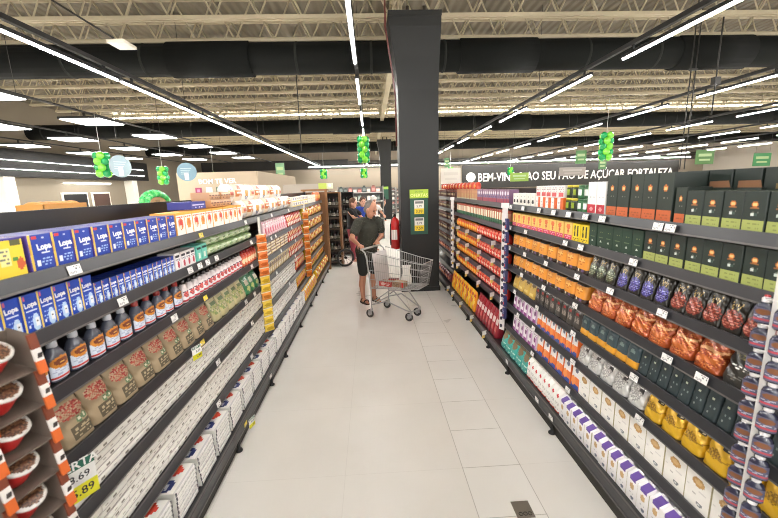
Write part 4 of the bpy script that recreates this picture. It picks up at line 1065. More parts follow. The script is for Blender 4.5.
# orange and yellow sachet strips between the left units
def sachet_strip(y, z1, n, cols, label, w, h, x=1.075, dz=0):
    root = empty('clip_strip', label, 'display', (-x, y, 0), PI/2-.75)
    mb = MB(); mb.box(-.012,.012,0,.003,z1-h*n,z1+.16,(222,218,208)); mb.build('strip', M['plastic'], root)
    protos = {}
    for k in range(n):
        c = cols[k]
        if c not in protos: protos[c] = p_bag('sachet', w, .03, h*.96, paint(c, ('d',.5,.4,.36,.24,tuple(max(0,v-40) for v in c)), ('t',.15,.65,.85,.85,(250,236,200),8,20), ('r',0,.93,1,1,(240,226,190))), c, 'pillow', 'film', 20, 10, .04, k)
        p = protos[c]
        o = p if p.get('label') is None else copy_tree(p)
        o.location = (-x+.025, y-.025, z1-h*(k+1)); o.rotation_euler = (-.06,0,PI/2-.75)
        nm = 'orange' if c[1] < 160 else 'yellow'
        tag(o, f"{nm} sachet, {nth(k+1)} from top of the strip {label[-34:].strip()}" if False else f"{nm} sachet, {nth(k+1)} from top of {'nearer' if y < 5 else 'farther'} sachet strip, left run", 'sachet', 'sachets on strips')
sachet_strip(3.62, 1.50, 12, [(228,124,50)]*5+[(234,194,60)]*2+[(232,150,60)]+[(230,196,66)]*4, 'white clip strip of orange and yellow sachets, nearer one on the left run', .11, .082)
sachet_strip(6.12, 1.56, 9, [(222,128,50)]*9, 'white clip strip of orange sachets, farther one on the left run', .12, .12)
# white posts with dark hooks on the right run
def hook_strip(y, z0, z1, label):
    root = empty('hook_strip', label, 'display', (1.375, y, 0), -PI/2+.5)
    mb = MB(); mb.box(-.035,.035,0,.004,z0,z1,(222,216,214)); mb.box(-.05,.05,-.002,.003,z1,z1+.05,(232,228,224)); mb.build('strip', M['plastic'], root)
    k = 0; z = z0+.05
    while z < z1-.1:
        mb = MB(); mb.ell((0,-.012,z), (.014,.012,.02), (58,50,66)); mb.build('hook', M['plastic'], root); z += .085; k += 1
    return root
hook_strip(3.78, .34, 1.66, 'white strip with dark hooks between the yellow pouches and red packs')
hook_strip(6.28, .5, 1.66, 'white strip with dark hooks at the far end of the red packs')
# navy sachets hanging just inside the first white post
P = p_carton('navy_sachet', .05, .03, .11, paint((50,56,110), ('d',.5,.3,.3,.12,(196,60,60)), ('t',.15,.5,.85,.9,(170,170,200),6,14)), (46,50,96), (50,56,110), 8, 12)
row('right', 'beside white hook strip', .5, [3.70], P, 'navy sachet, lowest', 'sachet', 'navy sachets', -.072)
for k in range(1,8):
    o = copy_tree(P); o.location.z = .5+.135*k; tag(o, f"navy sachet, {nth(k+1)} from bottom beside the white hook strip, right run", 'sachet', 'navy sachets')

# ------------------------------------------------------------------ shopping cart
CH = (186,186,184)
ca_ = empty('shopping_cart', 'chrome wire shopping cart pushed by the man in dark shirt', 'shopping cart', (.095,5.50,0), math.radians(-34))
def lerp(a, b, t): return a+(b-a)*t
XB0, XB1 = -.04, .74
def bw(x, z): return lerp(.25,.19,(x-XB0)/(XB1-XB0))*(1-.14*(1-(z-.42)/.5))
def ztop(x): return lerp(1.0,.86,(x-XB0)/(XB1-XB0))
def zbot(x): return lerp(.44,.50,(x-XB0)/(XB1-XB0))
def side_pt(x, t, sg):
    z = lerp(zbot(x), ztop(x), t); xx = x + (.06*(t) if x > .7 else 0)
    return V(xx, sg*bw(x, z), z)
bk_ = MB()
for sg in (-1,1):
    for t in (0,.25,.5,.75,1):
        bk_.path([side_pt(XB0+(XB1-XB0)*i/6, t, sg) for i in range(7)], .006 if t in (0,1) else .0032, CH, 5)
    for i in range(25):
        x = lerp(XB0, XB1, i/24); bk_.path([side_pt(x,0,sg), side_pt(x,1,sg)], .0022, CH, 4)
for t in (0,.25,.5,.75,1):
    bk_.path([side_pt(XB1,t,-1), side_pt(XB1,t,1)], .006 if t in (0,1) else .0032, CH, 5)
for i in range(12):
    f = i/11; bk_.path([side_pt(XB1,0,-1).lerp(side_pt(XB1,0,1),f), side_pt(XB1,1,-1).lerp(side_pt(XB1,1,1),f)], .0022, CH, 4)
for i in range(12):
    f = i/11; bk_.path([side_pt(XB0,0,-1).lerp(side_pt(XB0,0,1),f), side_pt(XB1,0,-1).lerp(side_pt(XB1,0,1),f)], .0028, CH, 4)
for i in range(9):
    x = lerp(XB0, XB1, i/8); bk_.path([side_pt(x,0,-1), side_pt(x,0,1)], .0028, CH, 4)
bk_.build('basket', M['chrome'], ca_)
fr = MB()
for sg in (-1,1):
    fr.path([(-.14,sg*.25,1.02),(-.08,sg*.255,.98),(-.05,sg*.255,.9),(.0,sg*.245,.42),(.0,sg*.245,.14)], .011, CH, 8)
    fr.path([(.0,sg*.245,.2),(.25,sg*.22,.28),(.52,sg*.16,.17),(.60,sg*.13,.14)], .010, CH, 8)
    fr.path([(.02,sg*.24,.24),(.30,sg*.20,.45),(.62,sg*.17,.47)], .009, CH, 8)
    fr.path([(.60,sg*.13,.15),(.34,sg*.17,.44)], .009, CH, 8)
fr.path([(.60,-.13,.15),(.64,-.08,.15),(.64,.08,.15),(.60,.13,.15)], .010, CH, 8)
fr.path([(.0,-.245,.2),(.0,.245,.2)], .009, CH, 8)
fr.build('frame', M['chrome'], ca_)
hb = MB(); hb.tube((-.14,-.26,1.02),(-.14,.26,1.02),.015,(178,176,172),10); hb.build('handle', M['plastic'], ca_)
cs = MB(); cs.grid((.06,-.19,.50), (0,.38,0), (-.06,0,.46), 6, 6, lambda u, v: (224,222,220)); cs.grid((.068,-.19,.50), (0,.38,0), (-.06,0,.46), 6, 6, lambda u, v: (224,222,220)); cs.build('child_seat_flap', M['plastic'], ca_)
for x, y in ((0,-.245),(0,.245),(.60,-.13),(.60,.13)):
    c_ = MB(); c_.lathe([(.018,.105),(.02,.11),(.02,.15),(.01,.155)], CH, 10, (x,y,0))
    for d in (-.018,.018):
        c_.box(x-.05,x+.012,y+d-.003,y+d+.003,.055,.112,(170,170,170))
    co = c_.build('caster', M['chrome'], ca_)
    w_ = MB(); w_.lathe([(.03,-.015),(.056,-.015),(.062,-.009),(.062,.009),(.056,.015),(.03,.015)], (60,58,58), 20, (x-.035,y,.062), axis='y'); w_.build('wheel', M['rubber'], co)
    w_ = MB(); w_.lathe([(.028,-.017),(.03,-.012),(.03,.012),(.028,.017)], (170,168,164), 12, (x-.035,y,.062), axis='y'); w_.build('hub', M['plastic'], co)
def in_cart(x, y, z): 
    a = math.radians(-34); return (.095+math.cos(a)*x-math.sin(a)*y, 5.50+math.sin(a)*x+math.cos(a)*y, z)
P = p_carton('tray_pack', .2, .13, .07, paint((206,60,52), ('d',.3,.5,.2,.3,(240,200,190)), ('t',.5,.2,.95,.8,(246,210,200),12,6)), (200,60,50), (150,120,96), 14, 6)
P.location = in_cart(.19,-.16,.482); P.rotation_euler = (0,0,math.radians(-34)); tag(P, 'red shrink wrapped tray pack lying in the shopping cart', 'pack')
P = p_carton('brown_box', .19, .13, .075, paint((170,136,106), ('r',.78,0,1,1,(214,70,60)), ('t',.1,.2,.7,.8,(130,100,76),12,6)), (160,126,96), (180,146,116), 14, 6)
P.location = in_cart(.40,-.15,.490); P.rotation_euler = (0,0,math.radians(-34)); tag(P, 'brown box with red end lying in the shopping cart', 'box')
P = p_carton('red_box', .15, .1, .06, paint((190,52,46), ('t',.2,.2,.8,.8,(236,190,180),10,6)), (170,46,42), (120,70,58), 10, 6)
P.location = in_cart(.20,.05,.482); P.rotation_euler = (0,0,math.radians(-20)); tag(P, 'small dark red box at the back of the shopping cart', 'box')
bgm = MB()
rs = []
for j in range(9):
    t = j/8; rs.append(sring(0, 0, .28*t, .07*(1-.15*t)+.012*math.sin(t*7), .05*(1-.6*t), 2.6, 20, .06, 3*t))
bgm.rings(rs, (232,228,222)); P = bgm.build('white_bag', M['film']); P.location = in_cart(.42,.08,.492); tag(P, 'white plastic bag standing in the shopping cart', 'bag')

# ------------------------------------------------------------------ people
def body(name, prims, material, parent, vox, loc=None):
    mb = MB()
    for p in prims:
        if p[0] == 'c': mb.capsule(p[1], p[2], p[3], p[4], 12)
        else: mb.ell(p[1], p[2], (200,200,200), 16, 12, Euler(p[3]).to_matrix() if len(p) > 3 else None)
    o = mb.build(name, material, parent)
    r = o.modifiers.new('r', 'REMESH'); r.mode = 'VOXEL'; r.voxel_size = vox; r.use_smooth_shade = True
    sm = o.modifiers.new('s', 'SMOOTH'); sm.factor = .5; sm.iterations = 3
    return o
def arm(S, E, W, hand_dir, finger_dir, rs=(.05,.042,.034,.026)):
    """upper arm, forearm, palm, four fingers and a thumb"""
    S, E, W = Vector(S), Vector(E), Vector(W)
    out = [('c',S,rs[0],E,rs[1]), ('c',E,rs[1]*.98,W,rs[3])]
    h = Vector(hand_dir).normalized(); f = Vector(finger_dir).normalized(); s = h.cross(f).normalized()
    pc = W + h*.045
    out.append(('c', W, .025, W+h*.03, .03)); 
    for i, (dx, ln) in enumerate(((-.03,.060),(-.011,.070),(.010,.066),(.029,.052))):
        a = W + h*.075 + s*dx; out.append(('c', W+h*.03+s*dx*.6, .016, a, .0125))
        m = a + (h*.6+f*.7).normalized()*ln*.5; out.append(('c', a, .0105, m, .0095))
        out.append(('c', m, .0095, m + (f*.9-h*.35).normalized()*ln*.5, .008))
    a = W + h*.025 - s*.03; b = a + (h*.6 - s*.6 + f*.3).normalized()*.04
    out.append(('c', a, .013, b, .011)); out.append(('c', b, .0105, b+(h*.3+f*.9).normalized()*.03, .0085))
    return out
def head(c, pitch, yaw=0, r=(.098,.078,.118)):
    E = Euler((0,pitch,yaw)); Rm = E.to_matrix(); c = Vector(c)
    q = lambda x, y, z: c + Rm @ V(x,y,z)
    out = [('e', c+Rm@V(-.012,0,.02), r, E), ('e', q(.015,0,-.05), (.075,.062,.075), E), ('e', q(.045,0,-.095), (.036,.036,.026), E),
           ('c', q(.088,0,.02), .010, q(.112,0,-.022), .015), ('e', q(.084,0,-.062), (.016,.026,.010), E), ('c', q(.082,-.032,.036), .012, q(.082,.032,.036), .012)]
    for sg in (-1,1):
        out.append(('e', q(-.005,sg*.078,-.01), (.022,.012,.034), E))
    return out, q, E
MAN = empty('person', 'grey-haired man in dark shirt and shorts leaning on the shopping cart', 'person', (-.10,6.12,0), math.radians(-58))
hd, hq, hE = head((.19,0,1.565), .48, .35)
ft = []
for sg, x in ((-1,.0),(1,.03)):
    sgx = sg*.10
    ft += [('c',(.0,sg*.09,.86),.085,(x*.6+.02,sgx,.47),.060), ('c',(x*.6+.02,sgx,.47),.056,(x*.6-.02,sgx,.30),.056), ('c',(x*.6-.02,sgx,.30),.05,(x,sgx,.085),.034),
           ('c',(x-.03,sgx,.045),.036,(x+.09,sgx*1.05,.045),.032), ('c',(x+.09,sgx*1.05,.04),.03,(x+.17,sgx*1.1,.032),.022)]
torso = [('c',(0,-.06,.90),.12,(0,.06,.90),.12), ('c',(.0,0,.95),.135,(.07,0,1.25),.15), ('c',(.08,-.11,1.36),.075,(.08,.11,1.36),.075), ('c',(.09,0,1.40),.06,(.16,0,1.50),.054)]
LS, LE, LW = (.09,.20,1.36), (.10,.25,1.12), (.28,.02,1.045)
RS_, RE, RW = (.09,-.20,1.36), (.17,-.36,1.14), (.41,-.36,1.045)
arms = arm(LS, LE, LW, (1,-.35,.05), (.15,0,-1)) + arm(RS_, RE, RW, (1,-.15,.05), (.15,0,-1))
body('body', torso+ft+arms+hd, M['skin'], MAN, .0085)
def grow(p, d):
    return ('c', p[1], p[2]+d, p[3], p[4]+d)
shirt = [grow(p, .016) for p in torso[1:3]] + [('c',(.0,-.05,.89),.145,(.0,.05,.89),.145), ('c',(.02,0,.98),.16,(.08,0,1.24),.165), ('c',(.09,-.185,1.365),.078,(.138,-.29,1.225),.076), ('c',(.09,.185,1.365),.078,(.097,.235,1.22),.074),
         ('c',(.0,-.03,.86),.148,(.0,.03,.86),.148)]
sh_ = body('shirt', shirt, M['shirt'], MAN, .011)
cl = MB(); cl.path([(.165+.05*math.cos(a)*1.15, .075*math.sin(a), 1.455-.05*math.cos(a)) for a in [2*PI*k/16 for k in range(16)]], .014, (50,54,46), 6, closed=True); cl.build('collar', M['shirt'], sh_)
body('shorts', [('c',(.0,-.05,.86),.14,(.0,.05,.86),.14)] + [('c',(.0,sg*.085,.84),.105,(x*.5+.035,sg*.102,.545),.084) for sg, x in ((-1,.0),(1,.03))], M_shorts := mat('dark_cloth', .85, col=(34,36,34), noise=50, bump=.15), MAN, .011)
hair = [('e', hq(-.036,0,.036), (.093,.085,.104), hE), ('e', hq(-.062,0,-.03), (.058,.076,.064), hE)]
body('hair', hair, M_hair := mat('grey_hair', .75, col=(128,122,116), noise=70, vary=.3, bump=.8), MAN, .009)
ey = MB()
for sg in (-1,1): ey.ell(hq(.083,sg*.031,.016), (.009,.012,.009), (40,32,28), 8, 6)
ey.build('eyes', M['plastic'], MAN)
mo = MB(); mo.ell(hq(.096,0,-.060), (.006,.024,.006), (150,84,76), 8, 6); mo.build('mouth', M['rubber'], MAN)
for sg, x in ((-1,.0),(1,.03)):
    sd = MB(); y = sg*.104
    rs = [[(x+.05+.135*math.cos(a)*(1 if math.cos(a)>0 else 1.0), y+.048*math.sin(a), z) for a in [2*PI*k/16 for k in range(16)]] for z in (0,.022)]
    sd.rings(rs, (56,40,34)); so = sd.build('sandal', M['rubber'], MAN)
    for xx, zz in ((.10,.075),(.0,.085)):
        s_ = MB(); s_.path([(x+xx,y-.05,.02),(x+xx+.01,y-.03,zz*.85),(x+xx+.02,y,zz),(x+xx+.01,y+.03,zz*.85),(x+xx,y+.05,.02)], .010, (52,38,32), 6); s_.build('strap', M['rubber'], so)

def bystander(label, loc, rz, top, bottom, hairc, reach, pale=True, scale=1.0, cap=None, hairlen=.0, legs_bare=False):
    R = empty('person', label, 'person', loc, rz); R.scale = (scale,)*3
    sk = M['skin_pale'] if pale else M['skin']
    h_, q, E = head((.06,0,1.53), .15)
    legs = []
    for sg, x in ((-1,.05),(1,-.04)):
        legs += [('c',(0,sg*.085,.84),.085,(x*.5+.02,sg*.09,.46),.058), ('c',(x*.5+.02,sg*.09,.46),.055,(x,sg*.09,.09),.036), ('c',(x-.03,sg*.09,.045),.036,(x+.13,sg*.1,.035),.026)]
    tr = [('c',(0,-.05,.88),.115,(0,.05,.88),.115), ('c',(0,0,.93),.12,(.02,0,1.22),.125), ('c',(.02,-.10,1.33),.065,(.02,.10,1.33),.065), ('c',(.02,0,1.36),.05,(.05,0,1.47),.047)]
    am = []
    for sg in (-1,1):
        S = (.02,sg*.17,1.33); Wp = reach[0 if sg < 0 else 1]
        Em = (Vector(S)+Vector(Wp))/2 + V(-.04,sg*.05,-.05)
        hd_ = (Vector(Wp)-Em).normalized()
        am += arm(S, Em, Wp, hd_, (0.2,0,-1) if abs(hd_.z) < .8 else (.9,-sg*.3,-.2), (.042,.036,.03,.023))
    body('body', tr+legs+am+h_, sk, R, .011)
    sl = [('c',(.02,sg*.15,1.345),.06,((.02+reach[0 if sg<0 else 1][0])*.3,sg*.2,1.345+(reach[0 if sg<0 else 1][2]-1.345)*.32),.056) for sg in (-1,1)]
    body('top', [grow(p, .016) for p in tr[:3]]+sl, mat('top_cloth', .85, col=top, noise=50, bump=.15), R, .013)
    body('trousers', [('c',(0,-.05,.87),.13,(0,.05,.87),.13)] + [(k[0],k[1],k[2]+.016,k[3],k[4]+.016) for i, k in enumerate(legs) if i % 3 == 0 or (i % 3 == 1 and not legs_bare)], mat('trouser_cloth', .85, col=bottom, noise=50, bump=.15), R, .013)
    hh = [('e', q(-.022,0,.036), (.102,.086,.108), E), ('e', q(-.055,0,-.03-hairlen*.5), (.056,.076,.06+hairlen), E)]
    body('hair', hh, mat('hair_colour', .7, col=hairc, noise=70, vary=.3, bump=.8), R, .010)
    if cap:
        c_ = MB(); c_.ell(q(-.01,0,.075), (.112,.096,.075), cap, 16, 10, E.to_matrix()); c_.box(0,0,0,0,0,0,cap); c_.build('cap', M['cloth'], R)
    e_ = MB()
    for sg in (-1,1): e_.ell(q(.083,sg*.031,.016), (.009,.012,.009), (40,32,28), 8, 6)
    e_.build('eyes', M['plastic'], R)
    return R
bystander('brown-haired woman in black top reaching past the bottle rack', (-.50,9.75,0), math.radians(-25), (30,28,30), (150,60,70), (112,78,58), ((.42,-.20,1.12),(.42,.18,1.05)), hairlen=.05, scale=1.0)
bystander('shopper in bright blue top standing behind the man', (-.24,10.5,0), math.radians(-70), (44,72,170), (60,60,70), (90,62,48), ((.1,-.26,.85),(.1,.26,.85)))
bystander('shopper with white cap and pale top beyond the man', (.06,11.3,0), math.radians(-60), (226,218,214), (40,42,48), (200,196,190), ((.1,-.26,.85),(.3,.2,1.1)), cap=(236,232,226), scale=1.0)
bystander('small far shopper in dark clothes at the end of aisle', (.75,21.5,0), math.radians(200), (36,34,38), (30,32,40), (50,40,36), ((.1,-.26,.85),(.1,.26,.85)), scale=1.0)

# ------------------------------------------------------------------ pillar fittings
ex = empty('fire_extinguisher', 'red fire extinguisher hung on the side of the black pillar', 'fire extinguisher', (.43,6.80,.78))
mb = MB(); mb.lathe([(.07,0),(.083,.01),(.083,.46),(.075,.52),(.05,.56),(.025,.575),(.022,.60)], (196,32,30), 24); cy = mb.build('cylinder', M['plastic'], ex)
mb = MB()
for k in range(9):
    a0 = -2.6+.16*k; a1 = a0+.16
    mb.face([(.0845*math.cos(a0),.0845*math.sin(a0),.18),(.0845*math.cos(a1),.0845*math.sin(a1),.18),(.0845*math.cos(a1),.0845*math.sin(a1),.36),(.0845*math.cos(a0),.0845*math.sin(a0),.36)], (232,222,214) if k % 3 else (206,190,180))
mb.build('label', M['card'], cy)
mb = MB(); mb.lathe([(.026,.595),(.026,.63),(.012,.635),(.012,.65)], (60,56,52), 12); mb.box(-.012,.012,-.11,.02,.64,.655,(40,38,38)); mb.box(-.012,.012,-.10,.02,.665,.677,(40,38,38)); mb.build('valve', M['chrome'], ex)
mb = MB(); mb.path([(0,-.03,.615),(-.06,-.07,.58),(-.085,-.06,.45),(-.09,-.04,.2),(-.085,-.03,.08)], .011, (26,25,25), 8); mb.build('hose', M['rubber'], ex)
mb = MB(); mb.box(.05,.097,-.03,.03,.42,.46,(60,58,56)); mb.build('bracket', M['chrome'], ex)
# poster board on the front of the pillar
po = empty('offer_board', 'tall green offer board with two white and yellow price cards on the black pillar', 'sign', (.855,6.617,1.06))
mb = MB(); mb.box(-.155,.155,-.012,0,0,.78,(34,84,66)); mb.build('board', M['card'], po)
mb = MB(); mb.box(-.165,.165,-.018,-.012,.64,.79,(176,206,60)); hd_ = mb.build('header', M['card'], po)
mb = MB(); mb.text('OFERTAS', .075, (0,-.0195,.665), (1,0,0), (0,0,1), (236,240,150), 'CENTER', 0, .02); mb.text('DO DIA', .04, (0,-.0195,.74), (1,0,0), (0,0,1), (90,140,60), 'CENTER', 0, .01); mb.build('lettering', M['card'], hd_)
for z, a, b in ((.36,'5.79','3.99'),(.06,'8.79','7.59')):
    mb = MB(); mb.box(-.085,.085,-.016,-.012,z,z+.24,(236,234,228)); pc_ = mb.build('price_card', M['card'], po)
    mb = MB(); mb.box(-.085,.085,-.018,-.016,z,z+.10,(238,210,50)); mb.text(b, .07, (0,-.0195,z+.025), (1,0,0), (0,0,1), (70,60,30), 'CENTER', 0, .01); mb.text(a, .055, (0,-.0175,z+.12), (1,0,0), (0,0,1), (90,90,92), 'CENTER', 0, .01); mb.box(-.07,.07,-.0165,-.016,z+.185,z+.225,(120,124,122)); mb.build('price_band', M['card'], pc_)
fp = MB(); fp.box(.80,1.10,22.77,22.798,1.2,1.95,(40,90,70)); fb_ = tag(fp.build('offer_board', M['card']), 'small green board on the far black pillar', 'sign')
fp = MB(); fp.box(.80,1.10,22.76,22.769,1.8,1.95,(150,190,70)); fp.build('header', M['card'], fb_)
# conduit on the pillar's side
mb = MB(); mb.path([(.34,6.5,5.6),(.34,6.5,4.4),(.44,6.58,3.75),(.49,6.7,3.4),(.49,6.7,2.6)], .016, (90,40,34), 6); tag(mb.build('pipe', M['plastic']), 'thin dark red pipe running up beside the black pillar', 'pipe')

# ------------------------------------------------------------------ balloons and hanging signs
G1, G2 = (24,150,76), (118,206,60)
BA = []
for c in (G1, G2):
    mb = MB(); mb.ell((0,0,0), (.095,.095,.105), c, 16, 12); mb.lathe([(.012,-.118),(.004,-.105),(.01,-.098)], c, 8); o = mb.build('balloon', M['balloon']); BA.append(o)
ba_used = [False, False]
def balloon_column(loc, tiers, label, sc=1.0, wire=True):
    root = empty('balloon_column', label, 'balloons', loc, 0, 'green balloon columns'); root.scale = (sc,)*3
    for t in range(tiers):
        for k in range(4):
            a = PI/2*k + PI/4*(t % 2) + .4
            ci = (k + t) % 2
            o = BA[ci] if not ba_used[ci] else BA[ci].copy()
            if ba_used[ci]: COL.objects.link(o)
            ba_used[ci] = True
            o.parent = root; o.location = (.115*math.cos(a), .115*math.sin(a), (tiers/2-.5-t)*.155); o.rotation_euler = (0,0,a)
    mb = MB(); mb.tube((0,0,-tiers*.07),(0,0,1.1/sc),.006,(210,210,206),5); mb.build('string', M['plastic'], root)
    return root
balloon_column((-.12,9.0,2.78), 5, 'green balloon column hanging over the aisle centre', .74)
balloon_column((5.75,9.1,2.72), 5, 'green balloon column hanging over the right shelving', .82)
balloon_column((-6.1,9.1,2.60), 4, 'green balloon column at far left beside a pale round sign', .85)
balloon_column((-6.1,11.6,2.44), 4, 'green balloon column next to the larger pale blue round sign', .8)
balloon_column((-6.2,15.5,2.48), 3, 'small green balloon column in front of the beige partition', .85)
for i, (x, y, z) in enumerate(((-2.5,21.0,2.72),(-.3,21.0,2.70),(4.5,21.0,2.64),(9.0,24.0,2.7))):
    balloon_column((x,y,z), 3, ('tiny far balloon column above the cream booth','tiny far balloon column above the end of the aisle','far balloon column at the near edge of the dark sign','far balloon column below the dark sign lettering')[i], 1.0)
def round_sign(x, y, z, r, col, label, yaw=0):
    root = empty('round_sign', label, 'sign', (x,y,z), yaw)
    mb = MB(); mb.lathe([(r*.98,-.012),(r,-.008),(r,.008),(r*.98,.012)], col, 32, axis='y'); d = mb.build('disc', M['card'], root)
    mb = MB()
    for k in range(4): mb.box(-r*.6, r*.5-.12*k*r, -.0145, -.012, r*(.35-.2*k), r*(.42-.2*k), (170,184,188))
    mb.box(-r*.25, r*.15, -.016, -.0125, -r*.85, -r*.1, (236,220,214)); mb.build('print', M['card'], root)
    mb = MB(); mb.tube((0,0,r),(0,0,3.72-z),.004,(90,88,84),5); mb.build('wire', M['plastic'], root)
round_sign(-5.74,9.15,2.56,.25,(140,160,166),'pale grey round sign hanging edgewise at far left', 1.15)
round_sign(-5.45,11.7,2.53,.27,(112,142,156),'pale blue round sign hanging behind the left shelving', .2)
def hang_sign(x, y, z, w, h, col, label, txt=None, fc=(150,170,120)):
    root = empty('hanging_sign', label, 'sign', (x,y,z), 0)
    mb = MB(); mb.box(-w/2,w/2,-.01,.01,0,h,col); mb.build('panel', M['card'], root)
    mb = MB(); mb.box(-w*.36,w*.36,-.013,-.01,h*.55,h*.75,fc); mb.box(-w*.30,w*.30,-.013,-.01,h*.25,h*.38,fc); mb.build('print', M['card'], root)
    mb = MB()
    for sx in (-.4,.4):
        mb = MB(); mb.tube((sx*w,0,h),(sx*w,0,3.75-z),.004,(90,88,84),5); mb.build('wire', M['plastic'], root)
hang_sign(9.8,18,2.2,1.3,.40,(140,132,124),'grey beige hanging sign over the dark cartons',fc=(160,152,144))
hang_sign(9.05,16,2.66,.46,.55,(70,120,60),'small dark green hanging sign above the lettering')
hang_sign(11.9,19,2.5,.40,.5,(66,110,62),'green hanging sign between the sign words')
hang_sign(12.75,14,2.42,.72,.52,(62,104,42),'bright green hanging sign at upper right')
hang_sign(17.2,16,2.35,.8,.55,(50,120,66),'green hanging sign with pale disc at far right')
hang_sign(6.8,17,2.0,.85,.38,(120,150,50),'lime hanging sign low over the purple spice cartons')
hang_sign(4.3,20,2.0,1.05,.8,(190,182,172),'cream hanging board beside the dark sign', fc=(180,172,162))
hang_sign(4.15,20.3,2.86,.26,.5,(90,130,90),'narrow green hanging flag before the dark sign')
hang_sign(-4.6,20,2.5,.45,.8,(110,150,110),'narrow green hanging flag before the cream booth')

# big lettered sign on the back wall
sg_ = empty('store_sign', 'long dark sign with big white lettering on the far wall', 'sign', (0,Y1-.32,0))
mb = MB(); mb.box(8.0,27.4,-.1,0,1.6,3.55,(46,44,40)); mb.build('panel', M['black'], sg_)
mb = MB(); mb.text('BEM-VINDO AO SEU PÃO DE AÇÚCAR FORTALEZA', 1.0, (9.35,-.115,2.18), (1,0,0), (0,0,1), (230,226,218), 'LEFT', .012, .015)
xs = [v[0] for v in mb.v]; k = (26.9-9.35)/(max(xs)-9.35)
mb.v = [(9.35+(v[0]-9.35)*k, v[1], v[2]) for v in mb.v]; mb.build('lettering', M['plastic'], sg_)
mb = MB(); mb.lathe([(.42,-.115),(.42,-.10)], (214,210,202), 24, (8.75,0,2.55), axis='y'); mb.build('emblem', M['plastic'], sg_)
# small coloured squares and letters on the beige partition
lt = empty('wall_lettering', 'pale lettering with coloured squares on the beige partition wall', 'sign', (-6.9,13.995,0))
mb = MB(); mb.text('BOM TE VER', .24, (.75,-.012,2.22), (1,0,0), (0,0,1), (240,236,228), 'LEFT', .01, .02); mb.build('lettering', M['plastic'], lt)
for i, (x, z, c) in enumerate(((.72,1.98,(150,60,90)),(1.1,1.98,(220,214,204)),(1.46,1.98,(70,90,70)),(1.84,1.98,(90,64,58)),(.76,1.68,(70,70,100)),(1.15,1.68,(80,56,60)),(1.86,1.72,(200,70,50)))):
    mb = MB(); mb.box(x-.11,x+.11,-.02,-.001,z-.11,z+.11,c); mb.box(x-.05,x+.05,-.024,-.02,z-.05,z+.05,tuple(min(255,v+60) for v in c)); mb.build('square', M['card'], lt)

# ------------------------------------------------------------------ end of the left run: wooden panel and bottle racks
WD = (128,88,52)
wp_ = empty('end_panel', 'brown wooden end frame closing the left shelving run', 'panel', (-1.28,8.86,0))
mb = MB(); mb.box(-.28,.26,0,.04,0,1.84,WD); mb.build('board', M['wood'], wp_)
for x in (-.28,.22):
    mb = MB(); mb.box(x,x+.05,-.03,.07,0,1.87,(144,102,62)); mb.build('post', M['wood'], wp_)
mb = MB(); mb.box(-.32,.30,-.04,.08,1.87,1.91,(150,106,64)); mb.build('cap_board', M['wood'], wp_)
sgn = empty('shelf_sign', 'lime and white card sign standing on the wooden end frame', 'sign', (-1.02,9.0,1.9125))
mb = MB(); mb.box(-.19,.0,-.006,.006,0,.13,(196,214,90)); mb.build('lime_card', M['card'], sgn)
mb = MB(); mb.box(.005,.15,-.006,.006,0,.13,(222,226,190)); mb.lathe([(.04,-.0075),(.04,-.006)], (240,240,232), 16, (.075,0,.075), axis='y'); mb.build('white_card', M['card'], sgn)
def rack(x, y, W, H, label, wood=True, n=6, c=(36,32,28)):
    root = empty('bottle_rack', label, 'rack', (x,y,0))
    for sx in (-W/2, W/2-.045):
        mb = MB(); mb.box(sx,sx+.045,0,.36,0,H,WD if wood else c); mb.build('side_panel', M['wood'] if wood else M['black'], root)
    mb = MB(); mb.box(-W/2+.045,W/2-.045,.34,.36,0,H,(40,34,30)); mb.build('back_panel', M['black'], root)
    zs = []
    for k in range(n):
        z = .12+(H-.43)*k/(n-1); zs.append(z)
        mb = MB(); mb.box(-W/2+.045,W/2-.045,.0,.34,z-.02,z,(48,40,34)); mb.box(-W/2+.045,W/2-.045,-.006,.0,z-.025,z+.02,(60,48,38)); mb.build('shelf', M['wood'], root)
    mb = MB(); mb.box(-W/2,W/2,0,.36,H,H+.03,WD if wood else c); mb.build('top_board', M['wood'] if wood else M['black'], root)
    return zs
zs = rack(-.95, 9.12, .44, 1.80, 'dark wooden bottle rack facing the viewer at the end of left run')
def wine(glass, labc):
    return p_bottle('wine_bottle', .075, .075, [(.95,0),(1,.006),(1,.15),(.8,.175),(.42,.2),(.36,.245),(.4,.25)], lambda u, v: glass, [(.016,.235),(.016,.252),(.012,.258)], (60,20,24), (.04,.12,paint(labc, ('t',.1,.4,.9,.9,(90,80,70),8,12)),1.3), 'glass', 14)
WB = [wine((22,26,20),(206,200,186)), wine((34,14,16),(150,146,136)), wine((26,36,26),(120,116,104))]
for o in WB: o.scale = (1,1,.84)
for lv, z in enumerate(zs):
    for k in range(4):
        p = WB[(lv+k) % 3]; o = p if p.get('label') is None else copy_tree(p)
        o.location = (-.95-.13+.087*k, 9.17, z+.002); tag(o, f"dark bottle, {nth(k+1)} across on shelf {('one','two','three','four','five','six')[lv]} up of the wooden rack", 'bottle', 'bottles in the wooden rack')
zs2 = rack(-.66, 10.6, .36, 1.78, 'black slatted rack of dark bottles standing behind the wooden rack', False)
for lv, z in enumerate(zs2):
    for k in range(3):
        o = copy_tree(WB[(lv+k) % 3]); o.location = (-.66-.09+.09*k, 10.65, z+.002); tag(o, f"dark bottle, {nth(k+1)} across on shelf {('one','two','three','four','five','six')[lv]} up of the black rack", 'bottle', 'bottles in the black rack')
wh = empty('cart_wheel', 'black spoked wheel leaning beside the wooden bottle rack', 'wheel', (-.665,9.05,.235), .35)
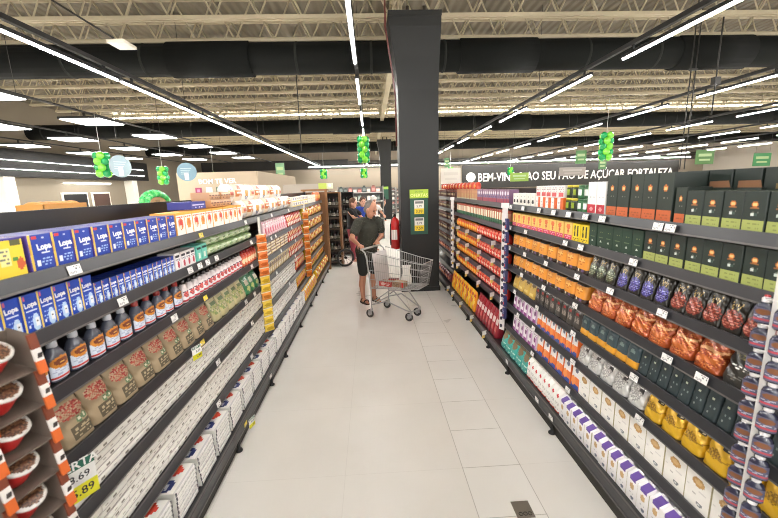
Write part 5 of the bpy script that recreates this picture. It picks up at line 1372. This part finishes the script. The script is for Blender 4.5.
mb = MB(); mb.path([(.20*math.cos(2*PI*k/28),0,.20*math.sin(2*PI*k/28)) for k in range(28)], .026, (34,32,32), 8, closed=True); mb.build('tyre', M['rubber'], wh)
mb = MB(); mb.path([(.175*math.cos(2*PI*k/28),0,.175*math.sin(2*PI*k/28)) for k in range(28)], .008, (120,116,110), 6, closed=True)
for k in range(10): mb.tube((0,0,0),(.175*math.cos(2*PI*k/10),0,.175*math.sin(2*PI*k/10)),.004,(130,126,120),5)
mb.build('spokes', M['chrome'], wh)
mb = MB(); mb.lathe([(.03,-.035),(.03,.035)], (60,58,56), 12, axis='y'); mb.build('hub', M['chrome'], wh)

# ------------------------------------------------------------------ far goods beyond the aisle
def far_unit(x, y, W, H, label, cols, rz=0, n=6, pw=.16):
    root = empty('far_shelving', label, 'shelf', (x,y,0), rz)
    mb = MB(); mb.box(-W/2,W/2,.36,.4,0,H,(120,116,112)); mb.build('back_panel', M['shelf'], root)
    for sx in (-W/2, W/2-.03):
        mb = MB(); mb.box(sx,sx+.03,0,.4,0,H+.02,(150,146,142)); mb.build('upright', M['shelf'], root)
    for k in range(n):
        z = .14+(H-.34)*k/(n-1)
        mb = MB(); mb.box(-W/2+.03,W/2-.03,0,.36,z-.03,z,(206,202,196)); mb.build('shelf', M['shelf'], root)
        g = MB(); q = -W/2+.06; rr = random.Random(int(x*100+y*10+k))
        while q < W/2-pw:
            c = rr.choice(cols); h = rr.uniform(.12,(H-.34)/(n-1)-.07); w = pw*rr.uniform(.7,1)
            g.box(q,q+w,.03,.3,z+.001,z+h*.8,c); g.box(q+w*.2,q+w*.8,.06,.27,z+h*.8,z+h,tuple(int(v*.7) for v in c)); g.box(q+w*.15,q+w*.85,.026,.03,z+h*.2,z+h*.6,tuple(min(255,v+50) for v in c)); q += pw*1.06
        go = g.build('packed_goods', M['card'], root); go['kind'] = 'stuff'
FC = [(214,206,196),(190,120,110),(150,160,150),(226,216,200),(120,90,80),(206,170,150),(90,100,96),(230,200,190)]
far_unit(-.35, 14.0, 1.7, 1.95, 'far shelving with pale mixed goods right behind the shoppers', FC)
far_unit(.2, 26.5, 3.2, 1.9, 'far shelving of grey and pale goods at the aisle end', FC)
far_unit(-2.6, 24.5, 2.2, 1.8, 'far shelving of grey goods behind the bottle racks', FC)
far_unit(1.72, 17.0, 1.6, 2.0, 'far shelving with black and white items beside the far pillar', [(60,58,58),(206,204,200),(120,110,104),(230,226,220)], math.radians(-90))
far_unit(3.2, 27.5, 2.6, 1.8, 'far shelving of pale goods behind the near pillar', FC)
# things over the back of the left run
cu_ = empty('display_counter', 'white counter beyond the left shelving carrying an orange tray and arch', 'counter', (-4.0,6.2,0))
mb = MB(); mb.box(-.45,.45,-1.8,1.8,0,1.62,(232,228,222)); mb.build('body', M['plastic'], cu_)
mb = MB(); mb.box(-.48,.48,-1.83,1.83,1.62,1.68,(150,146,142)); mb.build('worktop', M['shelf'], cu_)
ot_ = MB(); ot_.box(-.16,.16,-.34,.34,0,.02,(206,150,80))
for a in ((-.16,-.15,-.34,.34),(.15,.16,-.34,.34),(-.16,.16,-.34,-.33),(-.16,.16,.33,.34)): ot_.box(a[0],a[1],a[2],a[3],.02,.14,(214,150,70))
for k in range(7): ot_.ell((0,-.28+.093*k,.12), (.12,.06,.055), (206,142,70), 10, 6)
o = ot_.build('orange_tray', M['card'], None, (-4.0,4.95,1.6805)); tag(o, 'orange cardboard tray of buns on the counter behind the left run', 'tray')
ar = empty('balloon_arch', 'low green balloon arch around a brown board behind the left run', 'decoration', (-4.0,7.25,1.6805), PI/2)
mb = MB(); mb.box(-.30,.30,-.02,.02,0,.16,(176,136,86)); mb.box(-.06,.08,-.025,-.02,.02,.12,(140,110,60)); mb.build('board', M['card'], ar)
for k in range(15):
    a = PI*k/14
    for q in range(2):
        mb = MB(); mb.ell(((.36+.05*q)*math.cos(a),-.03+.06*q,.055+(.17+.03*q)*math.sin(a)), (.052,.052,.055), ((96,206,110),(60,190,96))[(k+q) % 2], 10, 8); mb.build('balloon', M['balloon'], ar)
fz = empty('white_cabinet', 'white cabinet with dark handle against the beige wall at far left', 'cabinet', (-8.3,7.4,0))
mb = MB(); mb.box(-.5,.5,-1.2,1.2,0,1.80,(226,220,212)); mb.build('body', M['plastic'], fz)
mb = MB(); mb.box(.505,.53,.55,.6,1.6,1.75,(50,48,46)); mb.build('handle', M['plastic'], fz)
mb = MB(); mb.box(.5,.505,-1.15,-.02,.1,1.76,(214,208,200)); mb.build('door', M['plastic'], fz)
mb = MB(); mb.box(.5,.505,.02,1.15,.1,1.76,(214,208,200)); mb.build('door', M['plastic'], fz)

# ------------------------------------------------------------------ drop unused prototypes, camera, view
for o in list(scene.objects):
    if o.parent is None and not o.get('label') and not o.get('kind'):
        for c in list(o.children_recursive): bpy.data.objects.remove(c)
        bpy.data.objects.remove(o)
cam = bpy.data.cameras.new('camera'); co = bpy.data.objects.new('camera', cam); COL.objects.link(co)
cam.sensor_width = 36; cam.lens = 372*36/778; cam.clip_start = .05; cam.clip_end = 100
vp, roll, F = (370,188), 1.7, 372.0
d = Vector(((vp[0]-389)/F, -(vp[1]-259)/F, -1)).normalized()
r = math.radians(roll); u = Vector((-math.sin(r), math.cos(r), 0)); u.z = -(u.x*d.x+u.y*d.y)/d.z; u.normalize()
x = d.cross(u)
co.matrix_world = Matrix(((x.x,x.y,x.z,0),(d.x,d.y,d.z,0),(u.x,u.y,u.z,1.9),(0,0,0,1)))
cam.dof.use_dof = True; cam.dof.focus_distance = 6.0; cam.dof.aperture_fstop = 3.2
scene.camera = co
w = bpy.data.worlds.new('world'); w.use_nodes = True; w.node_tree.nodes['Background'].inputs[0].default_value = (1,.985,.96,1); w.node_tree.nodes['Background'].inputs[1].default_value = .5  # added fill light, entering through the open front
scene.world = w
scene.view_settings.view_transform = 'Standard'; scene.view_settings.look = 'None'; scene.view_settings.gamma = 1
scene.view_settings.use_curve_mapping = False; scene.view_settings.exposure = 2.93
scene.cycles.use_denoising = True; scene.cycles.filter_width = 1.0; scene.cycles.max_bounces = 8; scene.cycles.diffuse_bounces = 4; scene.cycles.sample_clamp_indirect = 6
